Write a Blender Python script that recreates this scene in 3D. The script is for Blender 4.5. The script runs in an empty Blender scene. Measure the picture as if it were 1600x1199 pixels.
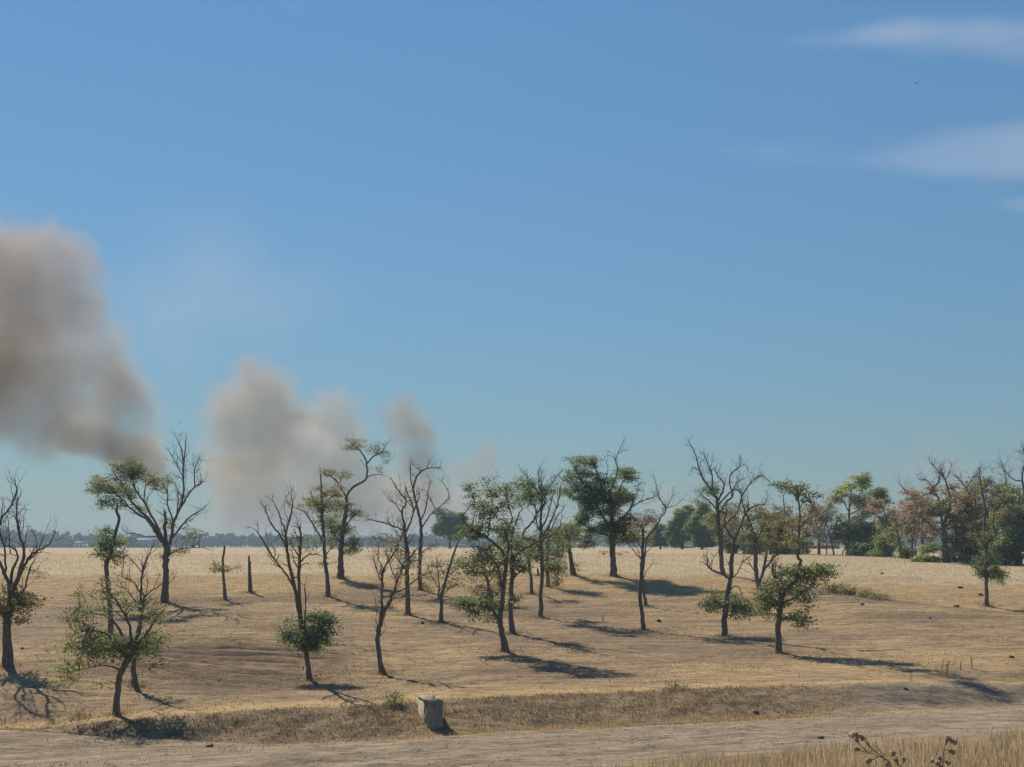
import bpy, math, random
import numpy as np
from mathutils import Vector

# ------------------------------------------------------------------ camera, sky, sun, exposure
SC = bpy.context.scene
COL = SC.collection
CZ = 8.0                                  # camera height above the datum
FPX = 2000.0                              # focal length in photo pixels (1600 wide)
PITCH = math.atan((853.0 - 599.5) / FPX)
cam_data = bpy.data.cameras.new('camera')
cam_data.sensor_width = 36.0
cam_data.lens = 36.0 * FPX / 1600.0
cam_data.clip_start = 0.1
cam_data.clip_end = 30000.0
cam = bpy.data.objects.new('camera', cam_data)
COL.objects.link(cam)
cam.location = (0, 0, CZ)
cam.rotation_euler = (math.pi / 2 + PITCH, 0, 0)
SC.camera = cam

SUN_EL = math.radians(39.5)
SUN_DIR = Vector((-0.50 * math.cos(SUN_EL), 0.866 * math.cos(SUN_EL), math.sin(SUN_EL))).normalized()  # towards the sun
world = bpy.data.worlds.new('World')
SC.world = world
world.use_nodes = True
wn = world.node_tree
sky = wn.nodes.new('ShaderNodeTexSky')
sky.sky_type = 'NISHITA'
sky.sun_disc = False
sky.sun_elevation = SUN_EL
sky.sun_rotation = math.atan2(SUN_DIR.x, SUN_DIR.y)
sky.altitude = 1000.0
sky.air_density = 2.2
sky.dust_density = 0.0
sky.ozone_density = 10.0
bg = wn.nodes['Background']
bg.inputs['Strength'].default_value = 0.091
gam = wn.nodes.new('ShaderNodeGamma')              # the phone's tone response and white balance, over the whole sky
gam.inputs['Gamma'].default_value = 0.65
wb = wn.nodes.new('ShaderNodeMix')
wb.data_type = 'RGBA'
wb.blend_type = 'MULTIPLY'
wb.inputs[0].default_value = 1.0
wb.inputs[7].default_value = (0.68, 0.965, 1.255, 1)
wn.links.new(sky.outputs[0], gam.inputs[0])
wn.links.new(gam.outputs[0], wb.inputs[6])
wn.links.new(wb.outputs[2], bg.inputs['Color'])

sun_data = bpy.data.lights.new('sun', 'SUN')
sun_data.energy = 5.0
sun_data.angle = math.radians(0.53)
sun_data.color = (1.0, 0.915, 0.775)
sun = bpy.data.objects.new('sun', sun_data)
COL.objects.link(sun)
sun.rotation_euler = (-SUN_DIR).to_track_quat('-Z', 'Y').to_euler()
sun.location = (-60, 100, 80)

SC.render.engine = 'CYCLES'
SC.view_settings.view_transform = 'Standard'
SC.view_settings.look = 'None'
SC.view_settings.exposure = 0.4
SC.view_settings.gamma = 1.0
SC.view_settings.use_curve_mapping = False
SC.cycles.use_denoising = True
SC.cycles.max_bounces = 6
SC.cycles.diffuse_bounces = 3
SC.cycles.volume_bounces = 4
SC.cycles.transparent_max_bounces = 8
SC.cycles.volume_max_steps = 128

random.seed(5)
RNG = np.random.default_rng(7)

# ------------------------------------------------------------------ helpers
CP, SP = math.cos(PITCH), math.sin(PITCH)

def px(x, y, D):
    """world point seen at photo pixel (x, y) at distance D along the view's ground axis"""
    u = (x - 800.0) / FPX
    v = (599.5 - y) / FPX
    dy = CP - v * SP
    dz = SP + v * CP
    return np.array((u / dy * D, D, CZ + dz / dy * D))

def mesh_np(name, V, F, mat, parent=None, smooth=False, attrs=None, mats=None, midx=None):
    """V (n,3), F (m,3 or 4) index arrays -> object"""
    V = np.ascontiguousarray(V, dtype=np.float32)
    me = bpy.data.meshes.new(name)
    fl = F if isinstance(F, list) else [F]
    fl = [np.asarray(f, dtype=np.int32) for f in fl if len(f)]
    nl = sum(f.size for f in fl)
    nf = sum(len(f) for f in fl)
    me.vertices.add(len(V))
    me.vertices.foreach_set('co', V.ravel())
    me.loops.add(nl)
    me.polygons.add(nf)
    me.loops.foreach_set('vertex_index', np.concatenate([f.ravel() for f in fl]) if fl else np.zeros(0, np.int32))
    sizes = np.concatenate([np.full(len(f), f.shape[1], np.int32) for f in fl])
    starts = np.concatenate([[0], np.cumsum(sizes)[:-1]]).astype(np.int32)
    me.polygons.foreach_set('loop_start', starts)
    if smooth:
        me.polygons.foreach_set('use_smooth', np.ones(nf, dtype=bool))
    if attrs:
        for an, arr in attrs.items():
            a = me.attributes.new(an, 'FLOAT_COLOR', 'POINT')
            arr4 = np.ones((len(V), 4), np.float32)
            arr4[:, :arr.shape[1]] = arr
            a.data.foreach_set('color', arr4.ravel())
    me.update(calc_edges=True)
    me.validate()
    if mat:
        me.materials.append(mat)
    if mats:
        for m in mats: me.materials.append(m)
        me.polygons.foreach_set('material_index', np.asarray(midx, np.int32))
    o = bpy.data.objects.new(name, me)
    COL.objects.link(o)
    if parent:
        o.parent = parent
    return o

def tag(o, label=None, cat=None, group=None, kind=None):
    if label: o['label'] = label
    if cat: o['category'] = cat
    if group: o['group'] = group
    if kind: o['kind'] = kind
    return o

def empty(name, loc):
    o = bpy.data.objects.new(name, None)
    COL.objects.link(o)
    o.location = [float(c) for c in loc]
    o.empty_display_size = 0.3
    return o

def _hash(ix, iy, seed):
    n = (ix.astype(np.int64) * 374761393 + iy.astype(np.int64) * 668265263 + seed * 1442695041) & 0x7fffffff
    n = ((n ^ (n >> 13)) * 1274126177) & 0x7fffffff
    n = n ^ (n >> 16)
    return (n & 0xffff) / 65535.0

def vnoise(x, y, seed=0):
    x = np.asarray(x, float); y = np.asarray(y, float)
    ix = np.floor(x); iy = np.floor(y)
    fx = x - ix; fy = y - iy
    fx = fx * fx * (3 - 2 * fx); fy = fy * fy * (3 - 2 * fy)
    a = _hash(ix, iy, seed); b = _hash(ix + 1, iy, seed)
    c = _hash(ix, iy + 1, seed); d = _hash(ix + 1, iy + 1, seed)
    return (a + (b - a) * fx) * (1 - fy) + (c + (d - c) * fx) * fy - 0.5

def fbm(x, y, seed=0, octv=4):
    t = 0; amp = 1.0
    for i in range(octv):
        t = t + amp * vnoise(x * 2 ** i, y * 2 ** i, seed + i * 17)
        amp *= 0.5
    return t

def sstep(a, b, x):
    t = np.clip((x - a) / (b - a), 0, 1)
    return t * t * (3 - 2 * t)

class Acc:
    """collects tubes and boxes into one mesh"""
    def __init__(self):
        self.v = []; self.q = []; self.t = []; self.n = 0
    def add(self, V, Q=None, T=None):
        V = np.asarray(V, float)
        if Q is not None and len(Q): self.q.append(np.asarray(Q, int) + self.n)
        if T is not None and len(T): self.t.append(np.asarray(T, int) + self.n)
        self.v.append(V); self.n += len(V)
    def tube(self, P, R, sides=6, rough=0.0, rng=None):
        P = np.asarray(P, float); R = np.asarray(R, float)
        n = len(P)
        T = np.gradient(P, axis=0)
        T /= np.linalg.norm(T, axis=1)[:, None] + 1e-9
        ref = np.array((0.31, -0.9, 0.2)) if abs(T[0][2]) > 0.5 else np.array((0.1, 0.2, 1.0))
        A = np.cross(T, ref); A /= np.linalg.norm(A, axis=1)[:, None] + 1e-9
        B = np.cross(T, A)
        ang = np.linspace(0, 2 * math.pi, sides, endpoint=False)
        rr = np.ones((n, sides))
        if rough and rng is not None:
            rr = 1 + rough * (rng.random((n, sides)) - 0.5) + rough * 0.7 * (rng.random(sides)[None, :] - 0.5)
        V = P[:, None, :] + (R[:, None] * rr)[:, :, None] * (np.cos(ang)[None, :, None] * A[:, None, :] + np.sin(ang)[None, :, None] * B[:, None, :])
        V = V.reshape(-1, 3)
        i = np.arange(n - 1)[:, None] * sides; j = np.arange(sides)[None, :]; k = (j + 1) % sides
        Q = np.stack([i + j, i + k, i + sides + k, i + sides + j], -1).reshape(-1, 4)
        V = np.vstack([V, P[:1], P[-1:]])
        c0 = n * sides; c1 = c0 + 1
        jj = np.arange(sides); kk = (jj + 1) % sides
        Tt = np.vstack([np.stack([np.full(sides, c0), kk, jj], -1),
                        np.stack([np.full(sides, c1), (n - 1) * sides + jj, (n - 1) * sides + kk], -1)])
        self.add(V, Q, Tt)
    def box(self, c, half, rotz=0.0, jitter=0.0, rng=None):
        c = np.asarray(c, float)
        s = np.array([[x, y, z] for x in (-1, 1) for y in (-1, 1) for z in (-1, 1)], float) * np.asarray(half, float)
        if jitter and rng is not None: s += (rng.random(s.shape) - 0.5) * jitter
        ca, sa = math.cos(rotz), math.sin(rotz)
        V = np.stack([s[:, 0] * ca - s[:, 1] * sa, s[:, 0] * sa + s[:, 1] * ca, s[:, 2]], -1) + c
        self.add(V, [[0, 1, 3, 2], [4, 6, 7, 5], [0, 4, 5, 1], [2, 3, 7, 6], [0, 2, 6, 4], [1, 5, 7, 3]])
    def build(self, name, mat, parent=None, smooth=False, attrs=None):
        if not self.v: return None
        fl = []
        if self.q: fl.append(np.vstack(self.q))
        if self.t: fl.append(np.vstack(self.t))
        V = np.vstack(self.v)
        if parent is not None: V = V - np.array(parent.location)
        return mesh_np(name, V, fl, mat, parent, smooth, attrs)

# ------------------------------------------------------------------ materials
def new_mat(name):
    m = bpy.data.materials.new(name)
    m.use_nodes = True
    nt = m.node_tree
    return m, nt, nt.nodes['Principled BSDF'], nt.nodes['Material Output']

def nd(nt, typ, **kw):
    n = nt.nodes.new(typ)
    for k, v in kw.items(): setattr(n, k, v)
    return n

def noise(nt, scale, detail=4, vec=None, rough=0.55):
    n = nd(nt, 'ShaderNodeTexNoise')
    n.inputs['Scale'].default_value = scale
    n.inputs['Detail'].default_value = detail
    n.inputs['Roughness'].default_value = rough
    if vec is not None: nt.links.new(vec, n.inputs['Vector'])
    return n.outputs['Fac']

def ramp(nt, fac, stops):
    r = nd(nt, 'ShaderNodeValToRGB')
    el = r.color_ramp.elements
    while len(el) < len(stops): el.new(0.5)
    for e, (p, c) in zip(el, stops):
        e.position = p
        e.color = (*c, 1) if len(c) == 3 else c
    nt.links.new(fac, r.inputs['Fac'])
    return r.outputs['Color']

def mixc(nt, fac, a, b, mode='MIX'):
    m = nd(nt, 'ShaderNodeMix', data_type='RGBA', blend_type=mode)
    for sock, val in ((m.inputs[0], fac), (m.inputs[6], a), (m.inputs[7], b)):
        if isinstance(val, (int, float)): sock.default_value = val
        elif isinstance(val, tuple): sock.default_value = (*val, 1)
        else: nt.links.new(val, sock)
    return m.outputs[2]

def mth(nt, op, a, b=None, c=None, clamp=False):
    m = nd(nt, 'ShaderNodeMath', operation=op, use_clamp=clamp)
    for sock, val in zip(m.inputs, (a, b, c)):
        if val is None: continue
        if isinstance(val, (int, float)): sock.default_value = val
        else: nt.links.new(val, sock)
    return m.outputs[0]

def mapped(nt, scale=(1, 1, 1), rot=(0, 0, 0)):
    tc = nd(nt, 'ShaderNodeTexCoord')
    mp = nd(nt, 'ShaderNodeMapping')
    mp.inputs['Scale'].default_value = scale
    mp.inputs['Rotation'].default_value = rot
    nt.links.new(tc.outputs['Object'], mp.inputs['Vector'])
    return mp.outputs[0]

def bump(nt, bsdf, height, strength=0.5, dist=0.05):
    b = nd(nt, 'ShaderNodeBump')
    b.inputs['Strength'].default_value = strength
    b.inputs['Distance'].default_value = dist
    nt.links.new(height, b.inputs['Height'])
    nt.links.new(b.outputs[0], bsdf.inputs['Normal'])

def simple_mat(name, col, var=0.25, scale=3.0, rough=0.9, bmp=0.0):
    m, nt, b, out = new_mat(name)
    v = mapped(nt)
    n1 = noise(nt, scale, 6, v)
    dark = tuple(c * (1 - var) for c in col); light = tuple(min(1, c * (1 + var)) for c in col)
    nt.links.new(ramp(nt, n1, [(0.3, dark), (0.7, light)]), b.inputs['Base Color'])
    b.inputs['Roughness'].default_value = rough
    b.inputs['Specular IOR Level'].default_value = 0.15
    if bmp: bump(nt, b, noise(nt, scale * 4, 5, v), bmp)
    return m

def tint_mat(name, translucent=0.35, rough=0.8, through=(1.15, 1.15, 0.8)):
    """colour of each leaf or blade comes from the mesh"""
    m, nt, b, out = new_mat(name)
    at = nd(nt, 'ShaderNodeAttribute', attribute_name='tint')
    b.inputs['Roughness'].default_value = rough
    b.inputs['Specular IOR Level'].default_value = 0.2
    nt.links.new(at.outputs['Color'], b.inputs['Base Color'])
    if translucent:
        tr = nd(nt, 'ShaderNodeBsdfTranslucent')
        nt.links.new(mixc(nt, 1.0, at.outputs['Color'], through, 'MULTIPLY'), tr.inputs['Color'])
        mx = nd(nt, 'ShaderNodeMixShader')
        mx.inputs[0].default_value = translucent
        nt.links.new(b.outputs[0], mx.inputs[1]); nt.links.new(tr.outputs[0], mx.inputs[2])
        nt.links.new(mx.outputs[0], out.inputs['Surface'])
    return m

def bark_mat():
    m, nt, b, out = new_mat('bark')
    v = mapped(nt, (9, 9, 1.6))
    n1 = noise(nt, 1.6, 8, v, 0.65)
    v2 = mapped(nt, (0.7, 0.7, 0.5))
    n2 = noise(nt, 1.0, 4, v2)
    c1 = ramp(nt, n1, [(0.3, (0.060, 0.049, 0.042)), (0.52, (0.150, 0.122, 0.102)), (0.72, (0.30, 0.255, 0.215))])
    c2 = mixc(nt, mth(nt, 'MULTIPLY', n2, 0.5), c1, (0.13, 0.10, 0.085))
    nt.links.new(c2, b.inputs['Base Color'])
    b.inputs['Roughness'].default_value = 0.95
    b.inputs['Specular IOR Level'].default_value = 0.1
    bump(nt, b, n1, 0.9, 0.04)
    return m

def ground_mat():
    m, nt, b, out = new_mat('dry_ground')
    at = nd(nt, 'ShaderNodeAttribute', attribute_name='zone')
    sep = nd(nt, 'ShaderNodeSeparateColor')
    nt.links.new(at.outputs['Color'], sep.inputs[0])
    at2 = nd(nt, 'ShaderNodeAttribute', attribute_name='zone2')
    sep2 = nd(nt, 'ShaderNodeSeparateColor')
    nt.links.new(at2.outputs['Color'], sep2.inputs[0])
    v = mapped(nt)
    vs = mapped(nt, (0.35, 1.6, 1.0), (0, 0, math.radians(6)))       # streaks along the slope
    big = noise(nt, 0.16, 6, mapped(nt, (0.55, 1.3, 1), (0, 0, math.radians(5))), 0.65)
    mid = noise(nt, 0.85, 8, vs, 0.68)
    fine = noise(nt, 5.0, 6, vs, 0.7)
    speck = noise(nt, 16.0, 3, v, 0.6)
    grass = ramp(nt, mid, [(0.28, (0.195, 0.140, 0.092)), (0.43, (0.295, 0.215, 0.130)), (0.58, (0.385, 0.285, 0.168)), (0.75, (0.46, 0.35, 0.205))])
    bare = ramp(nt, mid, [(0.3, (0.155, 0.113, 0.080)), (0.5, (0.225, 0.168, 0.118)), (0.7, (0.315, 0.238, 0.160))])
    slope = mixc(nt, mth(nt, 'SMOOTHSTEP' if False else 'MULTIPLY_ADD', big, 4.6, -1.8, clamp=True), bare, grass)
    slope = mixc(nt, sep2.outputs[0], slope, (0.17, 0.125, 0.088))       # darker earth over the terracettes and in random patches
    slope = mixc(nt, mth(nt, 'MULTIPLY', sep2.outputs[1], 0.8), slope, (0.44, 0.315, 0.165))  # golden grass strips
    field = ramp(nt, noise(nt, 0.7, 6, mapped(nt, (0.25, 1.2, 1)), 0.65), [(0.3, (0.38, 0.305, 0.20)), (0.5, (0.48, 0.395, 0.265)), (0.7, (0.57, 0.475, 0.325))])
    field = mixc(nt, mth(nt, 'MULTIPLY', sep2.outputs[2], 0.85), field, (0.30, 0.155, 0.085))  # red ploughed strip far away
    earth = ramp(nt, mid, [(0.3, (0.20, 0.158, 0.118)), (0.5, (0.295, 0.238, 0.178)), (0.72, (0.40, 0.33, 0.245))])
    bank = ramp(nt, noise(nt, 1.8, 6, v, 0.7), [(0.3, (0.15, 0.112, 0.075)), (0.5, (0.24, 0.18, 0.118)), (0.72, (0.34, 0.26, 0.165))])
    field = mixc(nt, 1.0, field, (0.87, 0.87, 0.88), 'MULTIPLY')
    earth = mixc(nt, 1.0, earth, (0.86, 0.87, 0.88), 'MULTIPLY')
    c = mixc(nt, sep.outputs[0], slope, field)
    c = mixc(nt, sep.outputs[1], c, earth)
    c = mixc(nt, sep.outputs[2], c, bank)
    c = mixc(nt, 1.0, c, ramp(nt, fine, [(0.30, (0.50, 0.47, 0.44)), (0.5, (1.0, 1.0, 1.0)), (0.72, (1.3, 1.27, 1.2))]), 'MULTIPLY')
    c = mixc(nt, 0.6, c, ramp(nt, speck, [(0.33, (0.50, 0.48, 0.46)), (0.52, (1.05, 1.05, 1.05))]), 'MULTIPLY')
    streak = noise(nt, 1.5, 7, mapped(nt, (0.55, 2.6, 1.0), (0, 0, math.radians(-4))), 0.72)       # trodden, worn streaks along the slope
    c = mixc(nt, 0.85, c, ramp(nt, streak, [(0.36, (0.52, 0.50, 0.48)), (0.50, (0.98, 0.98, 0.98)), (0.66, (1.14, 1.12, 1.08))]), 'MULTIPLY')
    tuft = noise(nt, 3.2, 3, v, 0.8)
    c = mixc(nt, 0.7, c, ramp(nt, tuft, [(0.34, (0.45, 0.43, 0.40)), (0.44, (1.0, 1.0, 1.0))]), 'MULTIPLY')
    c = mixc(nt, 1.0, c, (1.05, 1.01, 0.95), 'MULTIPLY')
    nt.links.new(c, b.inputs['Base Color'])
    b.inputs['Roughness'].default_value = 1.0
    b.inputs['Specular IOR Level'].default_value = 0.05
    h = mth(nt, 'ADD', fine, mth(nt, 'MULTIPLY', speck, 0.5))
    bump(nt, b, h, 0.65, 0.07)
    return m

M_BARK = bark_mat()
M_LEAF = tint_mat('leaves', 0.55, 0.7)
M_STRAW = tint_mat('straw', 0.42, 0.9, (1.05, 1.0, 0.88))
M_GROUND = ground_mat()
M_CONC = simple_mat('weathered_concrete', (0.25, 0.222, 0.168), 0.35, 5.0, 0.95, 0.12)
M_CLOD = simple_mat('dark_earth', (0.075, 0.055, 0.042), 0.4, 9.0, 1.0, 0.5)
M_BIRD = simple_mat('dark_feathers', (0.02, 0.02, 0.022), 0.2, 20.0)
M_STONE = simple_mat('pale_stone', (0.33, 0.28, 0.22), 0.35, 7.0, 0.95, 0.4)

# ------------------------------------------------------------------ terrain: lines across the view, near to far, lofted
def line(pts):
    """pts: (photo x, photo y, distance) -> X, Y, Z arrays"""
    W = np.array([px(x, y, D) for x, y, D in pts])
    return W[:, 0], W[:, 1], W[:, 2]

def flat(y, z):
    return np.array((-3000.0, 3000.0)), np.array((y, y), float), np.array((z, z), float)

LINES = [
    flat(-60, CZ - 1.9), flat(-2, CZ - 1.75), flat(4, CZ - 1.9), flat(20, CZ - 4.05),
    line([(-300, 1290, 28.5), (0, 1280, 29.5), (400, 1262, 30.5), (800, 1238, 31.5), (1000, 1211, 32.5), (1200, 1184, 33.5), (1600, 1152, 35.5), (2000, 1130, 38)]),       # road, near edge
    line([(-300, 1222, 38), (0, 1205, 39), (300, 1188, 39.5), (560, 1160, 41), (820, 1143, 42), (1200, 1127, 44), (1600, 1106, 48), (2000, 1090, 51)]),      # road, far edge
    line([(-300, 1205, 42), (0, 1196, 42), (300, 1183, 42), (560, 1164, 42), (820, 1143, 43.5), (1200, 1126.5, 46), (1600, 1105.5, 49.5), (2000, 1090, 52)]), # small gully
    line([(-300, 1143, 48), (0, 1143, 47.5), (180, 1153, 46), (440, 1165, 44.5), (600, 1157, 44), (820, 1144, 45), (1200, 1127, 47.5), (1600, 1106, 51), (2000, 1090, 53)]),   # bare hump
    line([(-300, 1143, 50), (0, 1144, 49), (180, 1158, 47.2), (440, 1170, 45.8), (600, 1162, 45.2), (700, 1148, 45.4), (820, 1144, 46), (1000, 1135, 47), (1200, 1124, 48.8), (1400, 1113, 50.6), (1600, 1103, 52.4), (2000, 1088, 54.5)]),  # ditch bottom
    line([(-300, 1141, 51.5), (0, 1141, 49.9), (100, 1135, 49.6), (180, 1127, 49.2), (250, 1120, 49.3), (400, 1109, 49.6), (560, 1104, 49.6), (650, 1096, 49.8), (850, 1084, 51.5), (1050, 1077, 52.6), (1200, 1071, 53.6), (1420, 1067, 53.8), (1600, 1073, 54.5), (2000, 1065, 57)]),  # bank top
    line([(-300, 1110, 53), (0, 1098, 53.2), (250, 1085, 55.2), (500, 1068, 58), (800, 1055, 58), (1050, 1052, 58), (1250, 1050, 57), (1600, 1043, 58), (2000, 1030, 61)]),
    line([(-300, 1010, 69), (0, 1005, 69), (250, 1000, 69), (500, 1000, 69.5), (800, 1000, 69), (1050, 1000, 69), (1250, 1002, 68), (1600, 995, 69), (2000, 985, 72)]),
    line([(-300, 942, 90), (0, 942, 90), (250, 942, 90), (500, 940, 90), (800, 940, 90), (1050, 943, 89), (1290, 927, 90), (1420, 941, 86), (1600, 958, 82), (2000, 965, 82)]),   # crest of the right hump
    line([(-300, 916, 99), (0, 916, 99), (500, 915, 99), (1000, 916, 99), (1200, 921, 97), (1330, 934.5, 93), (1430, 942.5, 90.5), (1600, 958, 87), (2000, 966, 87)]),
    line([(-300, 897, 105), (0, 897, 105), (500, 897, 105), (900, 895, 106), (1100, 900, 104), (1350, 903, 103), (1600, 908, 101), (2000, 915, 99)]),    # field edge
    line([(-300, 884, 118), (800, 882, 120), (1250, 884, 120), (1500, 889, 118), (2000, 890, 120)]),
    line([(-300, 869, 165), (800, 867, 170), (1250, 867, 170), (1430, 873, 160), (1600, 880, 145), (2000, 880, 150)]),
    line([(-300, 860.5, 250), (800, 859, 260), (1250, 858.5, 260), (1600, 861, 250), (2000, 862, 250)]),
    line([(-300, 857.2, 420), (800, 856.6, 420), (2000, 857, 420)]),
    line([(-600, 856.0, 1000), (2400, 855.6, 1000)]),
    line([(-600, 855.0, 1610), (2400, 855.0, 1610)]),
]

def spaced(a, b, s):
    return list(np.arange(a, b, s))

YS = np.array(spaced(-40, 0, 4) + spaced(0, 24, 1.2) + spaced(24, 56, 0.2) + spaced(56, 110, 0.32) + spaced(110, 180, 1.1) + spaced(180, 300, 5) + spaced(300, 1000, 28) + spaced(1000, 1601, 60))
xs_pos = spaced(0, 30, 0.3) + spaced(30, 60, 0.6) + spaced(60, 110, 2.5) + spaced(110, 400, 20) + spaced(400, 1301, 100)
XS = np.array([-x for x in xs_pos[:0:-1]] + xs_pos)

def pchip(yk, zk, yq):
    h = np.diff(yk); d = np.diff(zk) / h
    m = np.zeros_like(zk)
    w1 = 2 * h[1:] + h[:-1]; w2 = h[1:] + 2 * h[:-1]
    ok = d[1:] * d[:-1] > 0
    with np.errstate(divide='ignore', invalid='ignore'):
        mm = (w1 + w2) / (w1 / d[:-1] + w2 / d[1:])
    m[1:-1] = np.where(ok, mm, 0)
    m[0] = d[0]; m[-1] = d[-1]
    i = np.clip(np.searchsorted(yk, yq, side='right') - 1, 0, len(yk) - 2)
    t = (yq - yk[i]) / h[i]
    t2 = t * t; t3 = t2 * t
    return (2 * t3 - 3 * t2 + 1) * zk[i] + (t3 - 2 * t2 + t) * h[i] * m[i] + (-2 * t3 + 3 * t2) * zk[i + 1] + (t3 - t2) * h[i] * m[i + 1]

def smooth_interp(x, X, V):
    """interpolation along a line with softened corners"""
    r = 1.2
    return (np.interp(x - r, X, V) + 2 * np.interp(x, X, V) + np.interp(x + r, X, V)) / 4

LY = np.array([smooth_interp(XS, X, Y) for X, Y, Z in LINES])
LZ = np.array([smooth_interp(XS, X, Z) for X, Y, Z in LINES])
for i in range(1, len(LY)): LY[i] = np.maximum(LY[i], LY[i - 1] + 0.35)
H = np.zeros((len(YS), len(XS)))
SPOS = np.zeros_like(H)                    # position among the lines: 4 = road near edge, 5 = road far edge ...
for j in range(len(XS)):
    H[:, j] = pchip(LY[:, j], LZ[:, j], YS)
    SPOS[:, j] = np.interp(YS, LY[:, j], np.arange(len(LINES)))
GX, GY = np.meshgrid(XS, YS)
near = sstep(22, 30, GY) * (1 - sstep(104, 125, GY))
slope_zone = sstep(9.3, 10.2, SPOS) * (1 - sstep(13.3, 14.0, SPOS))
bank_zone = sstep(7.9, 8.2, SPOS) * (1 - sstep(8.82, 9.02, SPOS))
H += near * (0.05 * fbm(GX * 0.16, GY * 0.13, 3) + slope_zone * 0.13 * fbm(GX * 0.06, GY * 0.15, 13, 3) + 0.028 * fbm(GX * 0.6, GY * 1.1, 9))
# terracettes trodden along the slope: strong in the hollow on the left, faint elsewhere
bowl = np.exp(-(((GX + 14.5) / 7.0) ** 2 + ((GY - 63.5) / 6.5) ** 2))
bowl2 = np.exp(-(((GX - 0.5) / 5.5) ** 2 + ((GY - 56.5) / 2.6) ** 2)) * 0.5
warp = 1.4 * fbm(GX * 0.11, GY * 0.16, 21) + 0.05 * GX
ridge = np.sin((GY + warp * 0.9) * 2 * math.pi / 0.95) + 0.35 * np.sin((GY - warp * 0.6) * 2 * math.pi / 1.9 + 1.0)
H += slope_zone * (0.018 + 0.19 * bowl + 0.11 * bowl2) * ridge * (0.6 + 0.8 * (vnoise(GX * 0.35, GY * 0.9, 4) + 0.5))
H += bank_zone * (0.16 * fbm(GX * 1.3, GY * 1.6, 31) + 0.06 * fbm(GX * 3.0, GY * 3.0, 33))
# wheel ruts on the road
road_t = SPOS - 4
for c in (0.42, 0.66):
    H -= 0.085 * np.exp(-((road_t - c) / 0.05) ** 2) * (1 + 0.8 * vnoise(GX * 0.4, GY * 0.4, 77))
H += (sstep(4.05, 4.25, SPOS) - sstep(4.9, 5.1, SPOS)) * 0.09 * fbm(GX * 0.8, GY * 1.5, 51)

H += 0.22 * np.exp(-((GX + 2.0) / 1.0) ** 2 - ((GY - 51.9) / 0.7) ** 2)      # low earth mound by the abutment

def hz(x, y):
    x = np.asarray(x, float); y = np.asarray(y, float)
    i = np.clip(np.searchsorted(YS, y) - 1, 0, len(YS) - 2)
    j = np.clip(np.searchsorted(XS, x) - 1, 0, len(XS) - 2)
    ty = np.clip((y - YS[i]) / (YS[i + 1] - YS[i]), 0, 1); tx = np.clip((x - XS[j]) / (XS[j + 1] - XS[j]), 0, 1)
    return (H[i, j] * (1 - tx) + H[i, j + 1] * tx) * (1 - ty) + (H[i + 1, j] * (1 - tx) + H[i + 1, j + 1] * tx) * ty

def spos(x, y):
    i = np.clip(np.searchsorted(YS, y), 0, len(YS) - 1)
    j = np.clip(np.searchsorted(XS, x), 0, len(XS) - 1)
    return SPOS[i, j]

_DS = np.concatenate([np.arange(24, 130, 0.1), np.arange(130, 1500, 1.0)])
_P0 = None
def hit(x, y):
    """first ground point seen at a photo pixel"""
    p1 = px(x, y, 1.0)
    X = p1[0] * _DS; Z = CZ + (p1[2] - CZ) * _DS
    below = Z <= hz(X, _DS)
    k = int(np.argmax(below)) if below.any() else len(_DS) - 1
    return np.array((X[k], _DS[k], float(hz(X[k], _DS[k]))))

zone = np.zeros((len(YS), len(XS), 3)); zone2 = np.zeros_like(zone)
wob = 0.35 * fbm(GX * 0.25, GY * 0.25, 61)
zone[..., 0] = sstep(13.55, 14.15, SPOS + 0.5 * wob + 0.18 * fbm(GX * 0.8, GY * 0.8, 63))
rgt = sstep(9.5, 15.5, GX - 0.0 * GY)                       # bare side of the ditch on the right
road_m = sstep(3.95, 4.2, SPOS + wob * 0.5) * (1 - sstep(5.0, 5.4, SPOS + wob * 0.3))
lft = 1 - sstep(-9.5, -4.0, GX)
hump_m = sstep(5.0, 5.3, SPOS) * (1 - sstep(7.3, 7.8, SPOS)) * lft
bowl_m = sstep(8.0, 8.35, SPOS) * (1 - sstep(8.9, 9.15, SPOS + wob * 0.4)) * rgt
zone[..., 1] = np.clip(road_m * 0.9 + hump_m * 0.8 + bowl_m * 0.95, 0, 1)
zone[..., 2] = np.clip(sstep(7.85, 8.15, SPOS) * (1 - sstep(8.85, 9.0, SPOS + wob * 0.2)) * (1 - rgt), 0, 1)
zone2[..., 0] = np.clip(slope_zone * (0.95 * bowl + 0.6 * bowl2 + sstep(0.1, 0.5, fbm(GX * 0.09, GY * 0.22, 71)) * 0.75), 0, 1)
zone2[..., 1] = np.clip(np.exp(-((SPOS - 9.12 - 0.3 * wob) / 0.16) ** 2) + 0.8 * np.exp(-((SPOS - 5.15) / 0.18) ** 2) + 0.5 * np.exp(-((SPOS - 10.2) / 0.3) ** 2) * sstep(5, 15, GX) + 0.7 * sstep(11.8, 13.4, SPOS + wob) * (1 - sstep(13.9, 14.1, SPOS)), 0, 1)
zone2[..., 2] = sstep(430, 600, GY) * (1 - sstep(1100, 1200, GY))
nV = np.stack([GX, GY, H], -1).reshape(-1, 3)
ny, nx = GX.shape
ii = np.arange(ny - 1)[:, None] * nx; jj = np.arange(nx - 1)[None, :]
gF = np.stack([ii + jj, ii + jj + 1, ii + nx + jj + 1, ii + nx + jj], -1).reshape(-1, 4)
ground = mesh_np('ground', nV, gF, M_GROUND, smooth=True, attrs={'zone': zone.reshape(-1, 3), 'zone2': zone2.reshape(-1, 3)})
tag(ground, 'dry tan grassland slope with a ditch and a pale field', kind='structure')

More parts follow.
